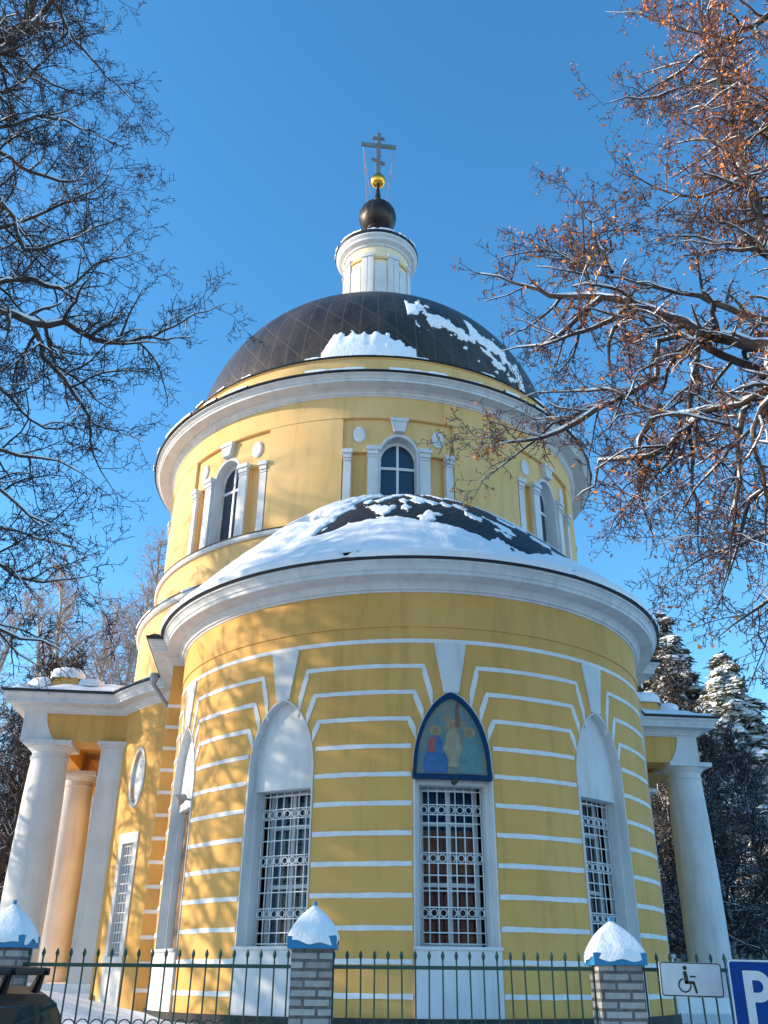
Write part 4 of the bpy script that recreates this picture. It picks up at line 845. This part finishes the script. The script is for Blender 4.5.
limb_tree('bare_tree', 'tall bare tree with dark snow-lined branches hanging into the left of the view', (-8.4, 10.6, -.7), 19, .30, left_limbs, 11, TWIG_L, 3, .24, 1.45, -.035, leaf_n=60, leaf_size=.035)
right_limbs = [
 (.12, .02, [(830, 350, 9.2), (768, 347, 9.4), (700, 330, 9.6), (640, 305, 9.8), (600, 298, 10), (550, 295, 10.2), (500, 277, 10.4), (470, 274, 10.6)]),
 (.07, .012, [(682, 338, 9.7), (657, 379, 9.9), (607, 403, 10.1), (553, 424, 10.3), (520, 453, 10.5), (480, 482, 10.7)]),
 (.08, .012, [(820, 370, 9), (760, 395, 9.2), (698, 412, 9.5), (649, 410, 9.8), (607, 390, 10), (560, 392, 10.2), (520, 398, 10.4)]),
 (.05, .010, [(698, 416, 9.5), (649, 457, 9.7), (603, 461, 9.9), (595, 486, 10), (574, 499, 10.1)]),
 (.06, .010, [(800, 400, 9), (756, 424, 9.2), (715, 466, 9.4), (682, 507, 9.6), (665, 535, 9.8)]),
 (.05, .008, [(790, 380, 8.8), (760, 408, 8.9), (757, 450, 9), (766, 500, 9.1), (768, 560, 9.2)]),
 (.07, .015, [(800, 300, 9.5), (768, 248, 9.5), (748, 178, 9.6), (731, 116, 9.7), (707, 41, 9.8), (698, -10, 9.9), (690, -60, 10)]),
 (.045, .010, [(748, 178, 9.6), (730, 155, 9.8), (715, 141, 10), (690, 139, 10.2), (660, 150, 10.4)]),
 (.055, .010, [(810, 280, 9.4), (768, 257, 9.6), (719, 240, 9.8), (674, 236, 10), (640, 245, 10.3)]),
 (.075, .012, [(810, 330, 9.8), (760, 319, 10), (698, 298, 10.2), (649, 286, 10.4), (607, 275, 10.6), (570, 268, 10.8)]),
 (.07, .015, [(820, -20, 9.6), (768, 17, 9.8), (740, 33, 10), (698, 58, 10.2), (674, 74, 10.4), (649, 89, 10.6), (630, 100, 10.8)]),
 (.045, .010, [(760, 90, 10), (710, 80, 10.2), (657, 97, 10.5), (615, 99, 10.8), (603, 106, 11)]),
 (.045, .010, [(740, 40, 10), (705, 35, 10.2), (674, 27, 10.4), (636, 12, 10.7), (605, 12, 10.9)]),
 (.035, .008, [(611, 272, 10.2), (600, 245, 10.3), (591, 224, 10.4), (566, 182, 10.6)]),
 (.05, .010, [(820, 180, 9.4), (768, 168, 9.6), (720, 190, 9.9), (680, 195, 10.2), (640, 180, 10.5), (615, 170, 10.7)]),
 (.05, .010, [(820, 100, 9), (768, 110, 9.2), (735, 85, 9.4), (700, 110, 9.8), (665, 115, 10.2)]),
 (.05, .010, [(640, 306, 9.8), (615, 330, 9.9), (610, 360, 10), (612, 385, 10.1)]),
 (.05, .010, [(600, 300, 10), (570, 325, 10.1), (545, 345, 10.3), (530, 352, 10.4)]),
 (.05, .010, [(830, 440, 9), (790, 470, 9.1), (750, 500, 9.3), (735, 560, 9.4), (720, 600, 9.5)]),
 (.06, .010, [(840, 470, 9.3), (790, 520, 9.4), (740, 545, 9.6), (700, 560, 9.8), (660, 590, 10)]),
 (.05, .009, [(640, 305, 9.8), (590, 330, 10), (540, 345, 10.2), (500, 352, 10.4)]),
 (.045, .009, [(610, 402, 10), (560, 432, 10.2), (510, 440, 10.4), (478, 436, 10.6)]),
 (.05, .008, [(700, 332, 9.6), (690, 420, 9.6), (697, 520, 9.7), (702, 580, 9.8)]),
 (.05, .008, [(745, 405, 9.3), (736, 480, 9.3), (728, 560, 9.4), (722, 610, 9.5)]),
 (.045, .008, [(600, 300, 10), (575, 260, 10.2), (530, 250, 10.5), (490, 262, 10.7)]),
 (.05, .010, [(840, 560, 9.6), (790, 590, 9.7), (750, 610, 9.9), (715, 640, 10)]),
 (.05, .010, [(660, 405, 9.8), (640, 440, 9.9), (640, 490, 10), (655, 540, 10.1)]),
 (.05, .010, [(830, 140, 10.2), (768, 140, 10.4), (720, 60, 10.6), (690, 0, 10.8)]),
 (.05, .010, [(830, 215, 9.9), (768, 215, 10), (730, 225, 10.2), (690, 215, 10.4), (650, 215, 10.6)])]
def rleafy(P, rg):
    # leaves cling to the upper outer crown, thinning out downwards
    u = (P[:, 2] - 3.5) / 7; return rg.uniform(0, 1, len(P)) < np.clip(u, .10, 1)
limb_tree('leafy_bare_tree', 'big snow-lined tree with orange withered leaves reaching in from the right', (7.0, 9.9, -.7), 17, .34, right_limbs, 23, TWIG_R, 3, .245, 1.2, -.05, leaf_n=14000, leaf_size=.036, leafy=rleafy)

# generic bare tree, grown level by level
def grow_bare(name, label, cat, base, H, r0, seed, barkm, twigm, spread=.5, minr=.012, n1=26, depth=1, droop=-.02, group=None, scale_ln=1, z0f=.25):
    rg = np.random.default_rng(seed); o = empty(name, base); tag(o, label, cat, group); TT, TS = Tubes(), Tubes()
    pts = [np.zeros(3)]; c = np.array([0, 0, 1.])
    for i in range(16):
        c = c + rg.normal(0, .05, 3); c[2] = 1; c /= np.linalg.norm(c); pts.append(pts[-1] + c * H / 16)
    pts = np.array(pts); rs = np.linspace(r0, r0 * .12, len(pts)); TT.add(pts, rs, 9)
    for i in range(n1):
        u = z0f + (1 - z0f) * (i / n1) ** .9; k = min(15, int(u * 16)); p = pts[k] + (pts[k + 1] - pts[k]) * (u * 16 - k); th = rg.uniform(0, 6.28); el = rg.uniform(.3, .8) + .5 * u
        d = np.array([math.cos(th) * math.cos(el), math.sin(th) * math.cos(el), math.sin(el)]); ll = H * spread * (1.05 - u * .75) * rg.uniform(.7, 1.1) * scale_ln; n = 9; c = d; q = [p]
        for j in range(n): c = c + rg.normal(0, .13, 3); c[2] += .05; c /= np.linalg.norm(c); q.append(q[-1] + c * ll / n)
        q = np.array(q); rr_ = np.linspace(r0 * .42 * (1 - u * .6), minr, n + 1); TT.add(q, rr_, 6)
        twigs_from(TT, TS, q, rr_, rg, depth, ll / 10, ll * .42, droop, None, .16, minr, .9)
    TT.build('trunk', barkm, o); TS.build('crown', twigm, o); return o
def copy_tree(o, loc, rz, s, label):
    c = o.copy(); COL.objects.link(c); c.location = loc; c.rotation_euler = (0, 0, rz); c.scale = (s, s, s); c['label'] = label
    for ch in o.children:
        k = ch.copy(); COL.objects.link(k); k.parent = c
    return c
# dappling tree(s) standing left of the church, outside the frame
grow_bare('bare_tree', 'bare tree outside the left edge shading the apse, nearest the portico', 'tree', (-21, 11.6, -.7), 16, .36, 41, BARK, TWIG_L, .42, .02, 50, 1)
grow_bare('bare_tree', 'tall bare tree outside the left edge shading the drum, further from the portico', 'tree', (-32, 21.5, -.7), 28, .42, 43, BARK, TWIG_L, .34, .026, 46, 1)
grow_bare('bare_tree', 'broad bare tree outside the left edge throwing branch shadows on the left portico', 'tree', (-18.5, 20.6, -.7), 15, .3, 48, BARK, TWIG_L, .42, .02, 54, 1)
grow_bare('bare_tree', 'slender bare tree outside the left edge throwing twig shadows on the apse, nearest the fence', 'tree', (-15.5, 14.3, -.7), 12.5, .26, 47, BARK, TWIG_L, .62, .02, 64, 1)
# birches beyond the left portico
bz = -.7
b1 = grow_bare('birch_tree', 'pale birch standing behind the left portico roof, its forked top sunlit', 'tree', (-16.8, 46, bz), 22.5, .30, 51, BIRCH, TWIG_B, .33, .009, 30, 2, -.03, 'birches behind the left portico', 1, .3)
copy_tree(b1, (-13.2, 54, bz), 2.1, 1.13, 'pale birch close to the left edge of the drum, right of the other birches')
copy_tree(b1, (-24, 50, bz), 4.0, .95, 'pale birch furthest left behind the hanging twigs')
copy_tree(b1, (-20.5, 58, bz), 5.1, 1.12, 'pale birch between the forked one and the left picture edge')
copy_tree(b1, (-15.0, 49, bz), 3.1, .92, 'smaller pale birch just right of the forked one')
copy_tree(b1, (-19.2, 52, bz), .4, 1.0, 'pale birch just left of the forked one')
copy_tree(b1, (-10.8, 60, bz), 5.7, 1.1, 'pale birch nearest to the drum wall, half hidden by it')
copy_tree(b1, (12.2, 52, bz), 1.0, .98, 'pale birch peeping over the right end of the apse gutter')
# dark winter wood seen between and left of the columns
f1 = grow_bare('forest_tree', 'snow-dusted bare tree left of the left portico columns, nearest the picture edge', 'tree', (-17.5, 33, bz), 12, .17, 61, BARK, TWIG_F, .36, .017, 54, 2, -.01, 'bare trees of the wood', 1, .06)
k = 0
for (x, y, s, lab) in ((-14.3, 35, 1.0, 'snow-dusted bare tree seen between the two left columns'), (-20.5, 36, 1.1, 'snow-dusted bare tree outermost left of the wood'), (-12.2, 38, .95, 'snow-dusted bare tree seen between the second column and the pilaster'), (-17, 40, 1.15, 'snow-dusted bare tree in the second row behind the left columns'),
        (-13.4, 33, .9, 'snow-dusted bare tree filling the gap left of the first column'), (-15.6, 37, 1.05, 'snow-dusted bare tree behind the first left column'), (-11.2, 35, .8, 'snow-dusted bare tree low behind the second left column'), (-18.5, 42, .95, 'tall snow-dusted bare tree deep in the left wood'), (-13.6, 43, .95, 'tall snow-dusted bare tree deep in the wood under the birches'), (-22.5, 41, 1.15, 'tall snow-dusted bare tree at the left picture edge'),
        (12.0, 34, .85, 'snow-dusted tree just right of the gap beside the apse'), (17.6, 31, .62, 'low snow-dusted tree in front of the foot of the spruce'), (14.6, 41, 1.1, 'snow-dusted tree behind the spruce towards the column'), (18.5, 42, 1.3, 'tall snow-dusted tree behind the spruce at the right edge'), (11.6, 42, 1.05, 'snow-dusted tree deep in the wood beside the apse'),
        (12.8, 31, .72, 'snow-dusted bush-like tree behind the right column'), (15.4, 29, .62, 'snow-dusted tree right of the right column by the picture edge'), (13.3, 37, .72, 'snow-dusted tree between the right column and the spruce'), (19.5, 35, .75, 'snow-dusted tree low at the right picture edge behind the spruce'), (10.8, 36, .8, 'snow-dusted tree seen through the gap between apse and right column')):
    k += 1; copy_tree(f1, (x, y, bz), k * 1.37, s, lab)
r1 = grow_bare('bare_tree', 'reddish bare tree right of the spruce, top right of the wood', 'tree', (22.5, 42, bz), 23, .26, 71, BARK, TWIG_B, .34, .014, 34, 2, -.03, 'reddish bare trees at right', 1, .3)
copy_tree(r1, (27.5, 47, bz), 2.6, 1.1, 'reddish bare tree at the far right edge')

# conifers: snow-laden boughs
def conifer(name, label, base, H, R, seed, mat, nb, droop, z0=.04, lump_=.5, power=1.0):
    rg = np.random.default_rng(seed); o = empty(name, base); tag(o, label, 'tree'); TT = Tubes(); TT.add([(0, 0, -.2), (0.05, 0, H * .5), (0, 0, H)], [R * .07 + .06, R * .04 + .04, .02], 9)
    V, F = [], []; n0 = 0
    for i in range(nb):
        u = z0 + (1 - z0) * (i / nb); z = H * u; th = i * 2.4 + rg.normal(0, .3); ln = (R * (1 - u) ** power + .15) * rg.uniform(.7, 1.12)
        d = np.array([math.cos(th), math.sin(th)]); px = np.array([-d[1], d[0]])
        TT.add([(0, 0, z), (d[0] * ln * .6, d[1] * ln * .6, z - droop * ln * .25), (d[0] * ln, d[1] * ln, z - droop * ln * .6)], [.04, .025, .01], 4)
        nc = int(12 + ln * 16)
        for c in range(nc):
            s = rg.uniform(.15, 1) ** .7; wid = ln * .28 * (1 - s * .5); off = rg.normal(0, wid * .55); p = np.array([d[0] * ln * s + px[0] * off, d[1] * ln * s + px[1] * off, z - droop * ln * .6 * s ** 1.6 - abs(off) * .35 + rg.normal(0, .06)])
            # one clump: a spray of needle blades and a knobbly snow cushion in one
            sz = lump_ * rg.uniform(.5, 1.2) * (.45 + .55 * (1 - u)); nblade = 6
            for b_ in range(nblade):
                a = rg.normal(0, 1, 3); a[:2] += d * .9; a[2] = a[2] * .45 - .25; a /= np.linalg.norm(a); w_ = np.cross(a, [0, 0, 1.]); w_ /= np.linalg.norm(w_) + 1e-6; w_ = w_ + rg.normal(0, .25, 3); q = p + rg.normal(0, sz * .18, 3)
                L = sz * rg.uniform(.5, 1.0); W = sz * .17; V += [q - w_ * W, q + w_ * W, q + a * L + w_ * W * .4 - (0, 0, L * .15), q + a * L - w_ * W * .4 - (0, 0, L * .15)]; F.append([n0, n0 + 1, n0 + 2, n0 + 3]); n0 += 4
            if rg.uniform() < .95:
                r_ = sz * .54; ring = []
                for (zz_, rr_) in ((-.35, .75), (.15, 1.0), (.6, .62)):
                    for q_ in range(6):
                        t_ = q_ * 1.047 + c; k_ = rg.uniform(.75, 1.25); ring.append(p + np.array([math.cos(t_) * rr_ * r_ * k_ * 1.2, math.sin(t_) * rr_ * r_ * k_ * 1.2, zz_ * r_ * .8 + .05]))
                ring.append(p + (0, 0, r_ * .75)); V += ring; F += [[n0 + l * 6 + j, n0 + l * 6 + (j + 1) % 6, n0 + (l + 1) * 6 + (j + 1) % 6, n0 + (l + 1) * 6 + j] for l in range(2) for j in range(6)] + [[n0 + 12 + 2 * j, n0 + 12 + (2 * j + 1) % 6, n0 + 12 + (2 * j + 2) % 6, n0 + 18] for j in range(3)]; n0 += 19
    TT.build('trunk', BARK, o); fastmesh('crown', np.array(V), np.array(F), mat, o, False); return o
conifer('spruce_tree', 'dark green spruce with sunlit snow clumps right of the right portico', (16.3, 41.5, bz), 14.6, 4.6, 81, NEEDLE, 165, .55, .03, 1.1, .75)
conifer('pine_tree', 'tall snow-laden pine rising behind the right portico roof', (14.9, 46, bz), 18.6, 4.4, 83, PNEEDLE, 90, .35, .30, 1.1, .6)

# far wood as one mass
rg = np.random.default_rng(5); TW = Tubes()
for i in range(2600):
    th = rg.uniform(-1.15, 1.15); dd = rg.uniform(62, 110); x, y = dd * math.sin(th), dd * math.cos(th); h = rg.uniform(7, 14) * dd / 75; p = np.array([x, y, bz - 1]); c = np.array([rg.normal(0, .12), rg.normal(0, .12), 1]); q = p + c * h
    TW.add([p, (p + q) / 2 + rg.normal(0, .3, 3), q], [.16, .10, .03], 3)
    for j in range(9):
        s = rg.uniform(.15, .98); a = p + (q - p) * s; e = rg.normal(0, 1, 3) * (1, 1, .5); e[2] = abs(e[2]) * .6 + .2; L = h * .24 * (1.2 - s); TW.add([a, a + e * L * .5, a + e * L + (0, 0, .2)], [.06, .04, .02], 3)
wd = TW.build('distant_woods', TWIG_F, None); tag(wd, 'distant winter wood closing the view behind the church', 'woods', kind='stuff')
